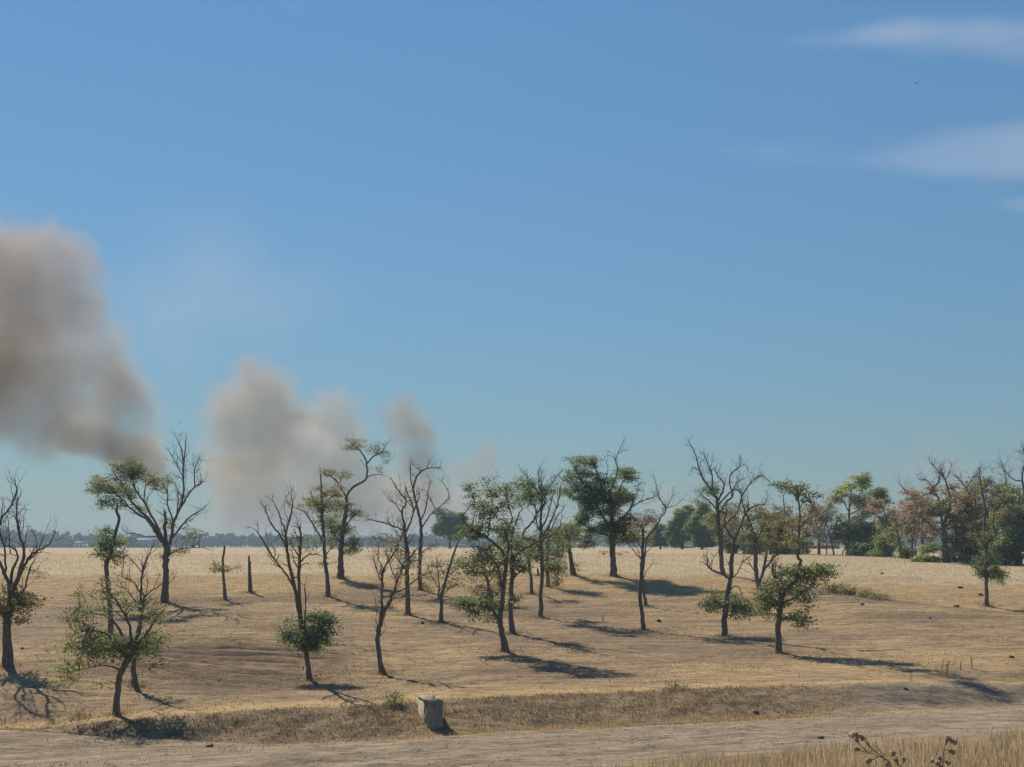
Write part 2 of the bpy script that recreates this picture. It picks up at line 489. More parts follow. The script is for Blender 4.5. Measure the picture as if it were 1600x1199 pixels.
# ------------------------------------------------------------------ blades of grass and straw (uncountable)
def blades(name, P, hgt, wid, cols, mat, label, lean=0.35, rng=RNG, cat=None):
    """one bent two-piece blade at each point of P"""
    n = len(P)
    az = rng.random(n) * 2 * math.pi
    d = np.stack([np.cos(az), np.sin(az), np.zeros(n)], -1)
    la = rng.random(n) * 2 * math.pi
    ld = np.stack([np.cos(la), np.sin(la), np.zeros(n)], -1) * (lean * rng.random(n) * hgt)[:, None]
    up = np.zeros((n, 3)); up[:, 2] = hgt
    w = (wid * 0.5)[:, None]
    b = P - np.array((0, 0, 0.02))
    v0 = b - d * w; v1 = b + d * w
    m = b + up * 0.55 + ld * 0.35
    v2 = m - d * w * 0.75; v3 = m + d * w * 0.75
    v4 = b + up + ld
    V = np.stack([v0, v1, v2, v3, v4], 1).reshape(-1, 3)
    k = np.arange(n)[:, None] * 5
    Q = k + np.array([[0, 1, 3, 2]]); T = k + np.array([[2, 3, 4]])
    C = np.repeat(cols, 5, axis=0)
    o = mesh_np(name, V, [Q, T], mat, attrs={'tint': C})
    tag(o, label, cat, kind='stuff')
    return o

def palette(n, a, b, rng=RNG, jitter=0.15):
    t = rng.random(n)[:, None]
    c = np.array(a) * (1 - t) + np.array(b) * t
    return np.clip(0.88 * c * (1 + jitter * (rng.random((n, 1)) - 0.5) * 2), 0, 1)

def scatter(n, x0, x1, y0, y1, keep, rng=RNG):
    X = rng.uniform(x0, x1, n); Y = rng.uniform(y0, y1, n)
    k = keep(X, Y)
    X, Y = X[k], Y[k]
    return np.stack([X, Y, hz(X, Y)], -1)

# dry grass on the embankment in front
def k_fore(X, Y):
    s = spos(X, Y) + 0.25 * fbm(X * 0.3, Y * 0.3, 61)
    return (s < 4.02 + 0.10 * RNG.random(len(X)) ** 2) & (RNG.random(len(X)) < 0.95)
P = scatter(95000, -20, 26, 22, 37.5, k_fore)
blades('dry_grass', P, RNG.uniform(0.12, 0.42, len(P)), RNG.uniform(0.012, 0.028, len(P)), palette(len(P), (0.34, 0.26, 0.16), (0.56, 0.45, 0.295)), M_STRAW, 'tall straw-coloured dry grass on the near embankment')
# rough weeds on the ditch bank
def k_bank(X, Y):
    s = spos(X, Y)
    r = sstep(8.0, 15.0, X)
    return (s > 7.75) & (s < 8.97) & (RNG.random(len(X)) > r * 0.97) & (RNG.random(len(X)) < 0.35 + 1.0 * (fbm(X * 0.9, Y * 1.1, 15) + 0.3))
P = scatter(150000, -28, 24, 44, 56, k_bank)
cl = palette(len(P), (0.16, 0.115, 0.07), (0.40, 0.29, 0.175))
gr = fbm(P[:, 0] * 0.7, P[:, 1] * 0.7, 91) > 0.12
cl[gr] = palette(int(gr.sum()), (0.13, 0.12, 0.065), (0.25, 0.215, 0.12))
low = spos(P[:, 0], P[:, 1]) < 8.22
cl[low] = palette(int(low.sum()), (0.34, 0.245, 0.13), (0.50, 0.37, 0.20))
blades('bank_weeds', P, RNG.uniform(0.05, 0.17, len(P)), RNG.uniform(0.012, 0.035, len(P)), cl, M_STRAW, 'brown tangled weeds covering the ditch bank', 0.9)
# stubble on the field
def k_field(X, Y):
    return (spos(X, Y) + 0.3 * fbm(X * 0.3, Y * 0.3, 65) + 0.25 * RNG.random(len(X)) > 14.0) & (np.abs(X) < Y * 0.55 + 6) & (RNG.random(len(X)) < np.clip(110 / Y, 0, 1) ** 1.2)
P = scatter(70000, -95, 95, 100, 180, k_field)
blades('field_stubble', P, RNG.uniform(0.06, 0.19, len(P)), RNG.uniform(0.03, 0.07, len(P)), palette(len(P), (0.37, 0.295, 0.19), (0.54, 0.44, 0.295)), M_STRAW, 'pale straw stubble standing on the flat field', 0.4)
# short grazed tufts on the slope and road verges
def k_slope(X, Y):
    s = spos(X, Y)
    return (((s > 8.95) & (s < 14.0)) | ((s > 4.9) & (s < 7.9))) & (fbm(X * 0.35, Y * 0.7, 41) + 0.55 * (RNG.random(len(X)) - 0.5) > 0.12)
P = scatter(190000, -44, 44, 37, 106, k_slope)
cl = palette(len(P), (0.14, 0.105, 0.06), (0.50, 0.385, 0.225))
blades('grazed_grass', P, RNG.uniform(0.03, 0.11, len(P)), RNG.uniform(0.02, 0.05, len(P)), cl, M_STRAW, 'short grazed tan grass on the tree-dotted slope', 0.9)

# stones and crumbs on the road (uncountable)
def pebbles(name, P, size, mat, label):
    n = len(P)
    base = np.array([[1, 0, 0], [-1, 0, 0], [0, 1, 0], [0, -1, 0], [0, 0, 1], [0, 0, -0.4]], float)
    tri = np.array([[0, 2, 4], [2, 1, 4], [1, 3, 4], [3, 0, 4], [2, 0, 5], [1, 2, 5], [3, 1, 5], [0, 3, 5]])
    sc = size[:, None, None] * RNG.uniform(0.5, 1.2, (n, 6, 1)) * np.array((1, 1, 0.6))
    V = (base[None] * sc + P[:, None, :]).reshape(-1, 3)
    T = (np.arange(n)[:, None, None] * 6 + tri[None]).reshape(-1, 3)
    return tag(mesh_np(name, V, T, mat), label, kind='stuff')
P = scatter(14000, -24, 34, 29, 50, lambda X, Y: (spos(X, Y) > 4.15) & (spos(X, Y) < 5.0) & (fbm(X * 0.5, Y * 0.8, 19) > -0.05))
pebbles('road_rubble', P, RNG.uniform(0.012, 0.05, len(P)) , M_STONE, 'crumbled stones and clods along the dirt track')

# ------------------------------------------------------------------ trees
TINT = {
    'g': (0.145, 0.185, 0.090), 'd': (0.120, 0.160, 0.092), 'o': (0.190, 0.180, 0.098), 'y': (0.220, 0.245, 0.100),
    'w': (0.340, 0.290, 0.140), 'b': (0.200, 0.155, 0.098), 'r': (0.235, 0.155, 0.122), 'p': (0.220, 0.175, 0.165), 's': (0.180, 0.200, 0.122),
}

def catmull(P, sub=3):
    P = np.asarray(P, float)
    if len(P) < 3: 
        t = np.linspace(0, 1, sub + 1)[:, None]
        return P[0] * (1 - t) + P[-1] * t
    out = []
    Q = np.vstack([2 * P[0] - P[1], P, 2 * P[-1] - P[-2]])
    for i in range(1, len(Q) - 2):
        p0, p1, p2, p3 = Q[i - 1], Q[i], Q[i + 1], Q[i + 2]
        for k in range(sub):
            t = k / sub
            out.append(0.5 * (2 * p1 + (p2 - p0) * t + (2 * p0 - 5 * p1 + 4 * p2 - p3) * t * t + (3 * p1 - p0 - 3 * p2 + p3) * t ** 3))
    out.append(P[-1])
    return np.array(out)

def leaf_mesh(name, C, fine, size, cols, parent, rng):
    """fronds: a folded pair of quads for each centre"""
    n = len(C)
    d = rng.normal(size=(n, 3)); d[:, 2] = d[:, 2] * 0.55 - 0.15
    d /= np.linalg.norm(d, axis=1)[:, None] + 1e-9
    s = np.cross(d, rng.normal(size=(n, 3))); s /= np.linalg.norm(s, axis=1)[:, None] + 1e-9
    u = np.cross(d, s)
    L = size[:, None] * rng.uniform(0.7, 1.3, (n, 1)); W = L * rng.uniform(0.20, 0.34, (n, 1))
    a = C - d * L * 0.5; e = C + d * L * 0.5 - np.array((0, 0, 0.12)) * L
    m1 = C + s * W + u * W * 0.35; m2 = C - s * W + u * W * 0.35
    V = np.stack([a, m1, e, m2], 1).reshape(-1, 3) - np.array(parent.location)
    k = np.arange(n)[:, None] * 4
    T = np.concatenate([k + np.array([[0, 1, 2]]), k + np.array([[0, 2, 3]])])
    V = [V]; FL = [T]; K = [np.repeat(cols, 4, axis=0)]; MI = [np.zeros(len(T))]; n0 = 4 * n
    if fine.v:
        fv = np.vstack(fine.v) - np.array(parent.location)
        V.append(fv); K.append(np.full((len(fv), 3), .06))
        tt = np.vstack(fine.t) + n0; qq = np.vstack(fine.q) + n0
        FL += [tt, qq]; MI += [np.ones(len(tt)), np.ones(len(qq))]
    return mesh_np(name, np.vstack(V), FL, None, parent, attrs={'tint': np.vstack(K)}, mats=[M_LEAF, M_BARK], midx=np.concatenate(MI))

def grow_twig(acc, p, d, length, r, rng, depth):
    n = 4
    pts = [p]; dirn = d / (np.linalg.norm(d) + 1e-9)
    for k in range(n):
        dirn = dirn + rng.normal(size=3) * 0.20 + np.array((0, 0, 0.07))
        dirn /= np.linalg.norm(dirn)
        pts.append(pts[-1] + dirn * length / n)
    pts = np.array(pts)
    acc.tube(pts, np.linspace(r, max(0.004, r * 0.35), n + 1), 3 if r < 0.02 else 4)
    if depth > 0:
        for k in range(rng.integers(2, 4)):
            i = rng.integers(1, n + 1)
            dd = dirn + rng.normal(size=3) * 0.75
            grow_twig(acc, pts[i], dd, length * rng.uniform(0.4, 0.7), max(0.005, r * 0.6), rng, depth - 1)
    return pts

def tree(name, label, base, trunk, limbs=(), leaves=(), twigs=0.0, cat='tree', group=None, dense=1.0, seed=0, D=None, sink=0.35, leafsize=None, tlen=1.0, flare=1.3, wob=1.0):
    """base: photo pixel of the foot; trunk, limbs: lists of (x, y, width) in photo pixels;
    leaves: (x, y, rx, ry, amount, tint); everything gets its own distance about the foot"""
    rng = np.random.default_rng(1000 + seed * 7 + int(base[0]))
    if D is None:
        B = hit(*base)
    else:
        p = px(base[0], base[1], D); B = np.array((p[0], D, float(hz(p[0], D))))
    D0 = B[1]; s = D0 / FPX
    root = empty(name, B)
    if D0 < 110: TREE_POS.append((B[0], B[1]))
    wood = Acc(); fine = Acc()
    nodes = []                       # (px, py, depth offset)
    nodes3 = []                      # world points to hang twigs on
    spans = []
    for li, L in enumerate([trunk] + list(limbs)):
        L = np.array(L, float)
        if li == 0:
            off0 = 0.0
        else:
            A = np.array(nodes); k = np.argmin((A[:, 0] - L[0, 0]) ** 2 + (A[:, 1] - L[0, 1]) ** 2)
            off0 = A[k, 2]
        seg = np.concatenate([[0], np.cumsum(np.hypot(np.diff(L[:, 0]), np.diff(L[:, 1])))])
        tot = seg[-1] * s
        spread = rng.uniform(-1, 1)
        off1 = off0 + (0.06 if li == 0 else 0.5) * tot * (spread if abs(spread) > 0.25 else spread * 2)
        t = seg / max(seg[-1], 1e-6)
        offs = off0 + (off1 - off0) * t
        W = np.array([px(x, y, D0 + o) for (x, y, w), o in zip(L, offs)])
        R = L[:, 2] * s * (0.38 if li == 0 else 0.36)
        if li == 0:
            W[0] = B
            W = np.vstack([W[0] - np.array((0, 0, sink)), W]); R = np.concatenate([[R[0] * flare * 1.15], R]); R[1] *= flare
        else:
            R[0] *= 1.0
        Pc = catmull(W, 4); Rc = np.interp(np.linspace(0, 1, len(Pc)), np.linspace(0, 1, len(R)), R)
        Rc = np.maximum(Rc, 0.008)
        if len(Pc) > 3:
            jit = rng.normal(size=Pc.shape) * (Rc * (0.10 if li == 0 else 0.2) * wob)[:, None] + rng.normal(size=Pc.shape) * 0.012 * wob
            jit[0] = 0; jit[-1] = 0
            if li == 0: jit[:5] *= 0.2
            Pc = Pc + jit
        wood.tube(Pc, Rc, 10 if li == 0 else (7 if R[0] > 0.05 else 5), 0.22, rng)
        for (x, y, w), o in zip(L, offs): nodes.append((x, y, o))
        for q, r in zip(Pc[4 if li == 0 else 0:], Rc[4 if li == 0 else 0:]): nodes3.append((*q, r))
        spans.append((Pc, Rc, li))
    N3 = np.array(nodes3)
    # bare twigs
    if twigs > 0:
        for Pc, Rc, li in spans:
            ln = np.linalg.norm(np.diff(Pc, axis=0), axis=1).sum()
            cnt = rng.poisson(1.35 * twigs * ln * (0.5 if li == 0 else 1.0))
            for _ in range(cnt):
                i = int(np.clip(rng.uniform(0.35 if li else 0.55, 1.0) * (len(Pc) - 1), 0, len(Pc) - 2))
                tg = Pc[i + 1] - Pc[i]; tg /= np.linalg.norm(tg) + 1e-9
                dd = tg * 0.8 + rng.normal(size=3) * 0.65 + np.array((0, 0, 0.3))
                grow_twig(fine, Pc[i], dd, rng.uniform(0.45, 1.25) * tlen, min(Rc[i] * 0.5, 0.026), rng, 1)
            if li and Rc[-1] < 0.06:
                for _ in range(2):
                    tg = Pc[-1] - Pc[-2]; tg /= np.linalg.norm(tg) + 1e-9
                    grow_twig(fine, Pc[-1], tg + rng.normal(size=3) * 0.4, rng.uniform(0.3, 0.8) * tlen, min(Rc[-1] * 0.8, 0.02), rng, 1)
    # foliage: sprays of fronds round twig ends inside each clump
    CC = []; SS = []; KK = []
    split = []
    for lf in leaves:
        x, y, rx, ry, am, tn = lf[:6]
        k = int(np.clip(math.pi * rx * ry * s * s / 0.55, 1, 7))
        if k == 1: split.append(lf); continue
        f = 0.9 / math.sqrt(k) * 1.22
        for q in range(k):
            an = rng.uniform(0, 2 * math.pi); rd = math.sqrt((q + rng.uniform(.2, .8)) / k) * .82
            split.append((x + math.cos(an) * rd * rx * 1.12, y + math.sin(an) * rd * ry * 1.08, rx * f * rng.uniform(.85, 1.4), ry * f * rng.uniform(.6, 1.15), am * rng.uniform(.55, 1.3), tn))
    for lf in split:
        x, y, rx, ry, am, tn = lf[:6]
        A = np.array(nodes); k = np.argmin((A[:, 0] - x) ** 2 + (A[:, 1] - y) ** 2)
        off = A[k, 2] + rng.normal() * 0.6 * rx * s
        c = px(x, y, D0 + off)
        a, b2 = rx * s * 1.28, ry * s * 1.22
        dep = 0.85 * max(a, b2)
        area = math.pi * a * b2
        nsp = max(2, int(area * (35.0 if D0 < 110 else 19.0) * am * dense * min(1.0, (75.0 / D0) ** 0.65)))
        dv = rng.normal(size=(nsp, 3)); dv /= np.linalg.norm(dv, axis=1)[:, None]
        rad = rng.random(nsp) ** 0.45
        tips = c + dv * rad[:, None] * np.array((a, dep, b2))
        base_col = np.array(TINT[tn]) * (1.0 if D0 < 110 else 1.3)  # distant leaves tinted lighter, the added light put into their colour
        for tp in tips:
            near_i = int(np.argmin(((N3[:, :3] - tp) ** 2).sum(1) * (1 + 0.6 * (N3[:, 2] > tp[2] + 0.1))))
            if rng.random() < 0.55:
                q = N3[near_i, :3]
                dist = np.linalg.norm(tp - q)
                mid = (q + tp) / 2 + rng.normal(size=3) * 0.12 * dist + np.array((0, 0, 0.06 * dist))
                fine.tube(np.array([q, mid, tp]), np.array([min(N3[near_i, 3], 0.008 + 0.012 * dist), 0.010, 0.005]), 3)
            nf = int(rng.integers(14, 30))
            sg = rng.uniform(0.11, 0.23) * (1.0 if D0 < 110 else 1.5)
            C = tp + rng.normal(size=(nf, 3)) * np.array((sg * 1.3, sg * 1.3, sg * 0.5))
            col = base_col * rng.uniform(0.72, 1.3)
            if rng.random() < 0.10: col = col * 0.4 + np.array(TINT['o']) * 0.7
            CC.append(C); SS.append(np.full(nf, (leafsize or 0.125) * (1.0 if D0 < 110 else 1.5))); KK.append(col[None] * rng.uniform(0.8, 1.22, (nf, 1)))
    wood.build('trunk', M_BARK, root, smooth=True)
    if CC:
        leaf_mesh('crown', np.vstack(CC), fine, np.concatenate(SS), np.vstack(KK), root, rng)
    else:
        fine.build('crown', M_BARK, root)
    tag(root, label, cat, group)
    return root

TREE_POS = []
G_SLOPE = 'trees scattered over the dry slope'
G_ROW = 'trees in the row behind the field'

# --- left part of the slope
tree('bare_tree', 'mostly bare dark tree with brownish low leaves cut by the left picture edge', (12, 1043),
     [(12, 1043, 17), (10, 985, 15), (16, 945, 15), (20, 925, 14)],
     [[(18, 930, 9), (30, 895, 8), (38, 862, 6), (30, 835, 5), (26, 800, 3.5), (28, 782, 2.5)],
      [(20, 927, 8), (35, 890, 7), (46, 870, 6), (55, 863, 5), (77, 850, 3), (86, 834, 2)],
      [(16, 927, 8), (8, 900, 7), (0, 880, 6), (-8, 850, 5), (0, 815, 5), (14, 795, 4), (26, 770, 3), (24, 757, 2)],
      [(15, 930, 7), (20, 890, 6), (28, 870, 4), (18, 855, 3.5), (6, 850, 3), (-2, 830, 3)],
      [(30, 897, 4), (40, 880, 4), (56, 865, 3), (57, 845, 2)],
      [(8, 905, 5), (8, 870, 4), (2, 840, 3), (-10, 800, 2)],
      [(16, 940, 5), (36, 925, 4), (46, 890, 3), (54, 875, 2)],
      [(17, 865, 2.5), (14, 835, 2), (12, 805, 1.5)],
      [(12, 960, 6), (-10, 930, 5), (-30, 900, 4), (-45, 860, 3)]],
     [(42, 942, 24, 12, .8, 'b'), (12, 940, 18, 16, .7, 'o'), (35, 965, 14, 10, .6, 'b'), (-8, 960, 18, 24, .7, 'o'), (52, 900, 8, 10, .4, 'o'), (22, 925, 20, 14, .4, 'b')],
     twigs=1.6, group=G_SLOPE, seed=1)
tree('acacia_tree', 'light green bushy tree nearest the ditch, leaning trunk above the bank', (182, 1117),
     [(182, 1117, 12), (184, 1080, 11), (190, 1050, 12), (202, 1025, 13), (206, 1008, 12)],
     [[(203, 1020, 9), (215, 995, 7), (222, 960, 5), (225, 930, 4)],
      [(198, 1030, 7), (186, 1010, 5), (165, 990, 4), (140, 985, 3)],
      [(205, 1010, 8), (190, 990, 6), (172, 965, 4), (150, 960, 3), (125, 955, 2)],
      [(206, 1005, 7), (200, 970, 5), (185, 945, 4), (170, 925, 2)],
      [(208, 1015, 6), (228, 990, 5), (245, 965, 3), (258, 950, 2)],
      [(190, 1048, 4), (165, 1040, 3), (130, 1045, 2), (108, 1050, 2)]],
     [(140, 945, 32, 20, .42, 's'), (172, 922, 24, 16, .4, 'o'), (118, 965, 16, 18, .4, 'o'), (148, 988, 28, 20, .4, 's'), (128, 1008, 24, 14, .45, 'y'), (106, 1052, 13, 18, .5, 'y'),
      (190, 995, 32, 24, .75, 'g'), (160, 1012, 26, 16, .65, 'g'), (238, 985, 20, 24, .45, 's'), (225, 1008, 18, 14, .5, 'g'), (252, 962, 14, 15, .35, 'o'), (185, 950, 22, 16, .3, 's'), (125, 925, 18, 10, .25, 'o'), (240, 1030, 16, 16, .25, 'o'), (155, 1066, 8, 6, .5, 'y'), (130, 1030, 22, 14, .25, 'y')],
     twigs=1.3, group=G_SLOPE, seed=2)
tree('bare_tree', 'thin bare tree standing just behind the bushy tree near the bank', (212, 1074),
     [(212, 1074, 11), (208, 1045, 10), (214, 1010, 9), (220, 965, 8), (219, 940, 7)],
     [[(219, 945, 5), (221, 915, 4), (222, 895, 4), (232, 868, 2.5), (240, 852, 1.5)],
      [(221, 930, 4), (210, 912, 3), (200, 905, 3), (191, 900, 2), (193, 875, 2)],
      [(219, 942, 4), (235, 925, 3), (250, 915, 2), (262, 905, 1.5)],
      [(222, 895, 2.5), (210, 880, 2), (200, 870, 1.5)],
      [(219, 950, 4), (205, 930, 3), (190, 915, 2)],
      [(218, 965, 3), (240, 955, 2.5), (262, 945, 1.5)]],
     [(232, 1000, 18, 14, .5, 's'), (228, 955, 16, 20, .25, 'b')], twigs=2.6, group=G_SLOPE, seed=3, tlen=0.8)
tree('leaning_tree', 'leaning snapped trunk with small leaf tufts left of the big forked tree', (174, 992),
     [(174, 992, 10), (171, 940, 9), (166, 895, 9), (167, 878, 9), (171, 868, 8), (178, 840, 7), (186, 812, 6), (182, 799, 6), (184, 789, 3)],
     [[(167, 885, 3), (160, 870, 2), (156, 850, 1.5)], [(176, 850, 3), (186, 848, 2), (192, 850, 1.5)], [(181, 830, 2.5), (172, 828, 2), (165, 826, 1.5)]],
     [(163, 829, 11, 8, .9, 'g'), (163, 850, 13, 12, 1, 'g'), (187, 850, 11, 8, .8, 'g'), (178, 878, 11, 8, .7, 'o'), (163, 866, 12, 8, .9, 'g'), (185, 865, 9, 7, .6, 'g')],
     group=G_SLOPE, seed=4, wob=0.5)
tree('forked_tree', 'large forked tree, leafy left crown and bare right limbs before the brown smoke', (257, 942),
     [(257, 942, 13), (259, 900, 12), (259, 870, 13), (262, 852, 14)],
     [[(258, 855, 7), (245, 835, 6), (232, 815, 5), (210, 800, 4.5), (195, 785, 3.5), (180, 770, 2.5)],
      [(258, 850, 7), (236, 815, 5.5), (215, 795, 4.5), (200, 775, 4), (190, 755, 3), (178, 740, 2)],
      [(258, 848, 6), (240, 812, 5), (225, 785, 4), (212, 765, 3.5), (205, 745, 2.5), (185, 735, 2)],
      [(225, 785, 3), (228, 760, 2.5), (240, 750, 2)],
      [(260, 852, 8), (258, 815, 7), (257, 798, 4)],
      [(265, 852, 8), (272, 815, 6), (283, 790, 5), (287, 765, 4), (286, 740, 3.5), (288, 715, 3), (290, 690, 1.5)],
      [(287, 722, 2.5), (282, 700, 2), (275, 683, 1)],
      [(283, 792, 5), (293, 775, 4), (303, 762, 3.5), (312, 757, 3), (318, 752, 2)],
      [(305, 761, 3), (304, 735, 2.5), (311, 718, 1.5)],
      [(270, 840, 5), (285, 820, 4), (297, 808, 3), (310, 800, 2.5), (318, 795, 1.5)],
      [(287, 748, 2.5), (275, 725, 2), (266, 708, 1.5)],
      [(272, 818, 4), (262, 790, 3), (262, 770, 2)],
      [(275, 812, 3), (278, 785, 2.5), (277, 765, 1.5)],
      [(264, 868, 4), (272, 862, 3), (285, 857, 2.5), (320, 856, 1.5)],
      [(249, 838, 2), (225, 838, 1.8), (205, 833, 1.5), (190, 838, 1.2)],
      [(260, 915, 2), (268, 908, 1.5), (273, 902, 1.2)]],
     [(195, 733, 24, 13, .75, 's'), (168, 757, 19, 18, .75, 's'), (222, 735, 18, 13, .7, 's'), (238, 760, 18, 14, .5, 'o'), (200, 765, 24, 18, .65, 's'), (163, 785, 15, 9, .6, 'g'), (262, 752, 9, 11, .45, 'o'), (185, 788, 13, 8, .5, 's'),
      (222, 795, 11, 8, .5, 's'), (300, 835, 15, 9, .5, 'g'), (282, 862, 13, 5, .7, 'o'), (264, 820, 14, 12, .35, 's'), (258, 865, 8, 8, .6, 'o'), (205, 720, 12, 6, .6, 's')],
     twigs=1.7, group=G_SLOPE, seed=5)
tree('dead_tree', 'slim dead trunk with a few yellowish leaves halfway up', (352, 938),
     [(352, 938, 6.5), (350, 910, 5.5), (348, 880, 5), (350, 862, 4.5), (351, 853, 3.5)],
     [[(349, 895, 1.8), (342, 888, 1.4), (335, 882, 1)], [(349, 895, 1.8), (360, 890, 1.4), (374, 886, 1)]],
     [(337, 885, 9, 9, .5, 'o'), (363, 888, 12, 4, .5, 'o'), (345, 893, 10, 6, .4, 'o')], group=G_SLOPE, seed=6, cat='dead tree', wob=.6)
tree('dead_tree', 'short leafless snag standing alone on the slope', (391, 926),
     [(391, 926, 7.5), (390, 895, 6.8), (389, 880, 5), (389, 868, 3)], [[(390, 890, 3), (392, 878, 2.2)]], group=G_SLOPE, seed=7, cat='dead tree', wob=.6)
tree('many_stemmed_tree', 'bare many-stemmed tree rising out of a round dark green shrub', (484, 1065),
     [(484, 1065, 10), (481, 1035, 9), (475, 1005, 9), (472, 985, 9)],
     [[(472, 988, 9), (466, 950, 8), (460, 920, 7.5), (452, 880, 6.5), (448, 855, 5.5), (447, 830, 4.5), (455, 805, 3.5), (457, 790, 2.5), (455, 772, 1.5)],
      [(459, 918, 5), (448, 900, 4), (438, 885, 4), (425, 868, 4), (414, 850, 3.5), (403, 832, 2.5)],
      [(448, 858, 4), (437, 835, 4), (424, 820, 3.5), (419, 808, 2.5), (414, 793, 1.5)],
      [(447, 834, 4), (440, 815, 3), (435, 800, 2.5), (427, 784, 1.5)],
      [(472, 988, 7), (470, 955, 7), (467, 920, 7), (468, 880, 7), (470, 850, 6), (470, 832, 4)],
      [(475, 985, 4), (477, 950, 3), (476, 915, 2)],
      [(469, 878, 4), (480, 868, 3), (492, 866, 2.5)],
      [(468, 872, 3), (460, 860, 2.5), (455, 850, 2)],
      [(438, 886, 3), (430, 882, 2), (420, 868, 1.5)],
      [(478, 1000, 4), (492, 985, 3), (505, 975, 2)],
      [(476, 1005, 4), (460, 995, 3), (446, 992, 2)]],
     [(498, 978, 21, 19, 1.25, 'd'), (462, 990, 22, 11, 1.1, 'd'), (478, 1000, 24, 14, 1.2, 'd'), (446, 993, 9, 7, .9, 'd'), (500, 1000, 14, 10, .9, 'g'), (485, 1012, 14, 8, .8, 'g'),
      (462, 850, 12, 10, .35, 's'), (482, 850, 12, 8, .4, 's'), (505, 965, 12, 9, 1.2, 'd'), (455, 975, 8, 8, .6, 'd')],
     twigs=1.5, group=G_SLOPE, seed=8, tlen=.9)
tree('thin_tree', 'thin tree with yellowing crown beside the tall snaking tree', (513, 933),
     [(514, 933, 8.5), (511, 900, 7.5), (507, 870, 7), (506, 840, 7), (504, 815, 6), (503, 790, 4.5), (502, 765, 3.5), (501, 740, 2.5)],
     [[(506, 848, 4), (495, 830, 3.5), (486, 815, 3), (475, 800, 2.5), (460, 793, 2)],
      [(508, 868, 3), (520, 855, 2), (526, 850, 1.5)], [(503, 800, 3), (492, 785, 2.5), (486, 775, 2)], [(503, 795, 3), (515, 780, 2.5), (525, 770, 2)],
      [(508, 880, 2), (520, 880, 1.5), (530, 878, 1)]],
     [(494, 783, 16, 11, .7, 'o'), (514, 772, 16, 11, .75, 'o'), (510, 790, 18, 12, .6, 'o'), (500, 815, 14, 9, .5, 's'), (524, 790, 11, 11, .6, 'o'), (505, 880, 9, 5, .5, 'o'), (500, 765, 10, 8, .4, 'b')],
     twigs=1.2, group=G_SLOPE, seed=9, tlen=.8)
tree('tall_tree', 'tall tree with a snaking top limb bent to the right, at the field edge', (532, 903),
     [(532, 903, 13.5), (533, 880, 11), (533, 850, 10.5), (537, 820, 9), (541, 795, 7.5), (541, 775, 7)],
     [[(541, 778, 6), (548, 765, 5.5), (558, 758, 5), (571, 750, 4.5), (574, 740, 4), (572, 720, 4), (565, 708, 3), (555, 698, 2), (545, 690, 1.5)],
      [(573, 724, 3.5), (585, 712, 3), (597, 706, 2), (603, 695, 1.5)],
      [(571, 748, 2), (582, 742, 2), (596, 742, 1.2)],
      [(541, 778, 4), (533, 763, 3.5), (524, 750, 3), (512, 742, 2), (502, 738, 1.5)],
      [(535, 766, 2), (531, 748, 1.5)], [(536, 825, 4), (548, 812, 3), (560, 800, 2)], [(533, 850, 4), (522, 835, 3), (515, 820, 2)], [(533, 855, 3), (548, 846, 2), (558, 842, 1.5)]],
     [(557, 695, 13, 9, .6, 's'), (544, 700, 7, 7, .5, 's'), (586, 702, 13, 9, .55, 's'), (600, 716, 7, 9, .5, 's'), (590, 735, 8, 5, .4, 's'), (512, 737, 11, 6, .55, 'o'), (540, 743, 10, 6, .6, 'o'),
      (545, 830, 16, 12, .9, 'g'), (550, 858, 12, 10, .9, 'g'), (557, 845, 11, 8, .8, 'd'), (524, 815, 12, 15, .8, 'g'), (556, 802, 12, 8, .6, 'g'), (518, 848, 9, 12, .7, 's'), (540, 790, 12, 10, .6, 'o')],
     twigs=1.0, group=G_SLOPE, seed=10, tlen=.9)
tree('curved_tree', 'bare twiggy tree with a curved trunk above the concrete abutment', (598, 1052),
     [(598, 1052, 11), (594, 1035, 9), (590, 1005, 9), (592, 980, 9.5), (597, 965, 9.5), (600, 952, 8)],
     [[(596, 967, 6.5), (597, 940, 6), (597, 915, 5.5), (600, 890, 4), (612, 870, 3.5), (622, 850, 3), (630, 830, 2)],
      [(600, 957, 7.5), (608, 940, 6.5), (615, 925, 5.5), (622, 905, 4), (630, 885, 3.5), (635, 860, 3), (632, 835, 2)],
      [(615, 928, 4), (635, 918, 3), (652, 905, 2.5), (668, 895, 1.5)],
      [(612, 935, 3), (640, 932, 2), (665, 930, 1.5)],
      [(620, 908, 3), (612, 890, 2.5), (605, 870, 2)], [(597, 912, 3), (590, 895, 2.4), (585, 878, 1.5)], [(600, 890, 2.5), (590, 872, 2), (592, 855, 1.5)], [(628, 890, 2.5), (642, 878, 2), (655, 875, 1.2)]],
     [(612, 880, 26, 22, .10, 'b')], twigs=3.4, group=G_SLOPE, seed=11, tlen=.75)
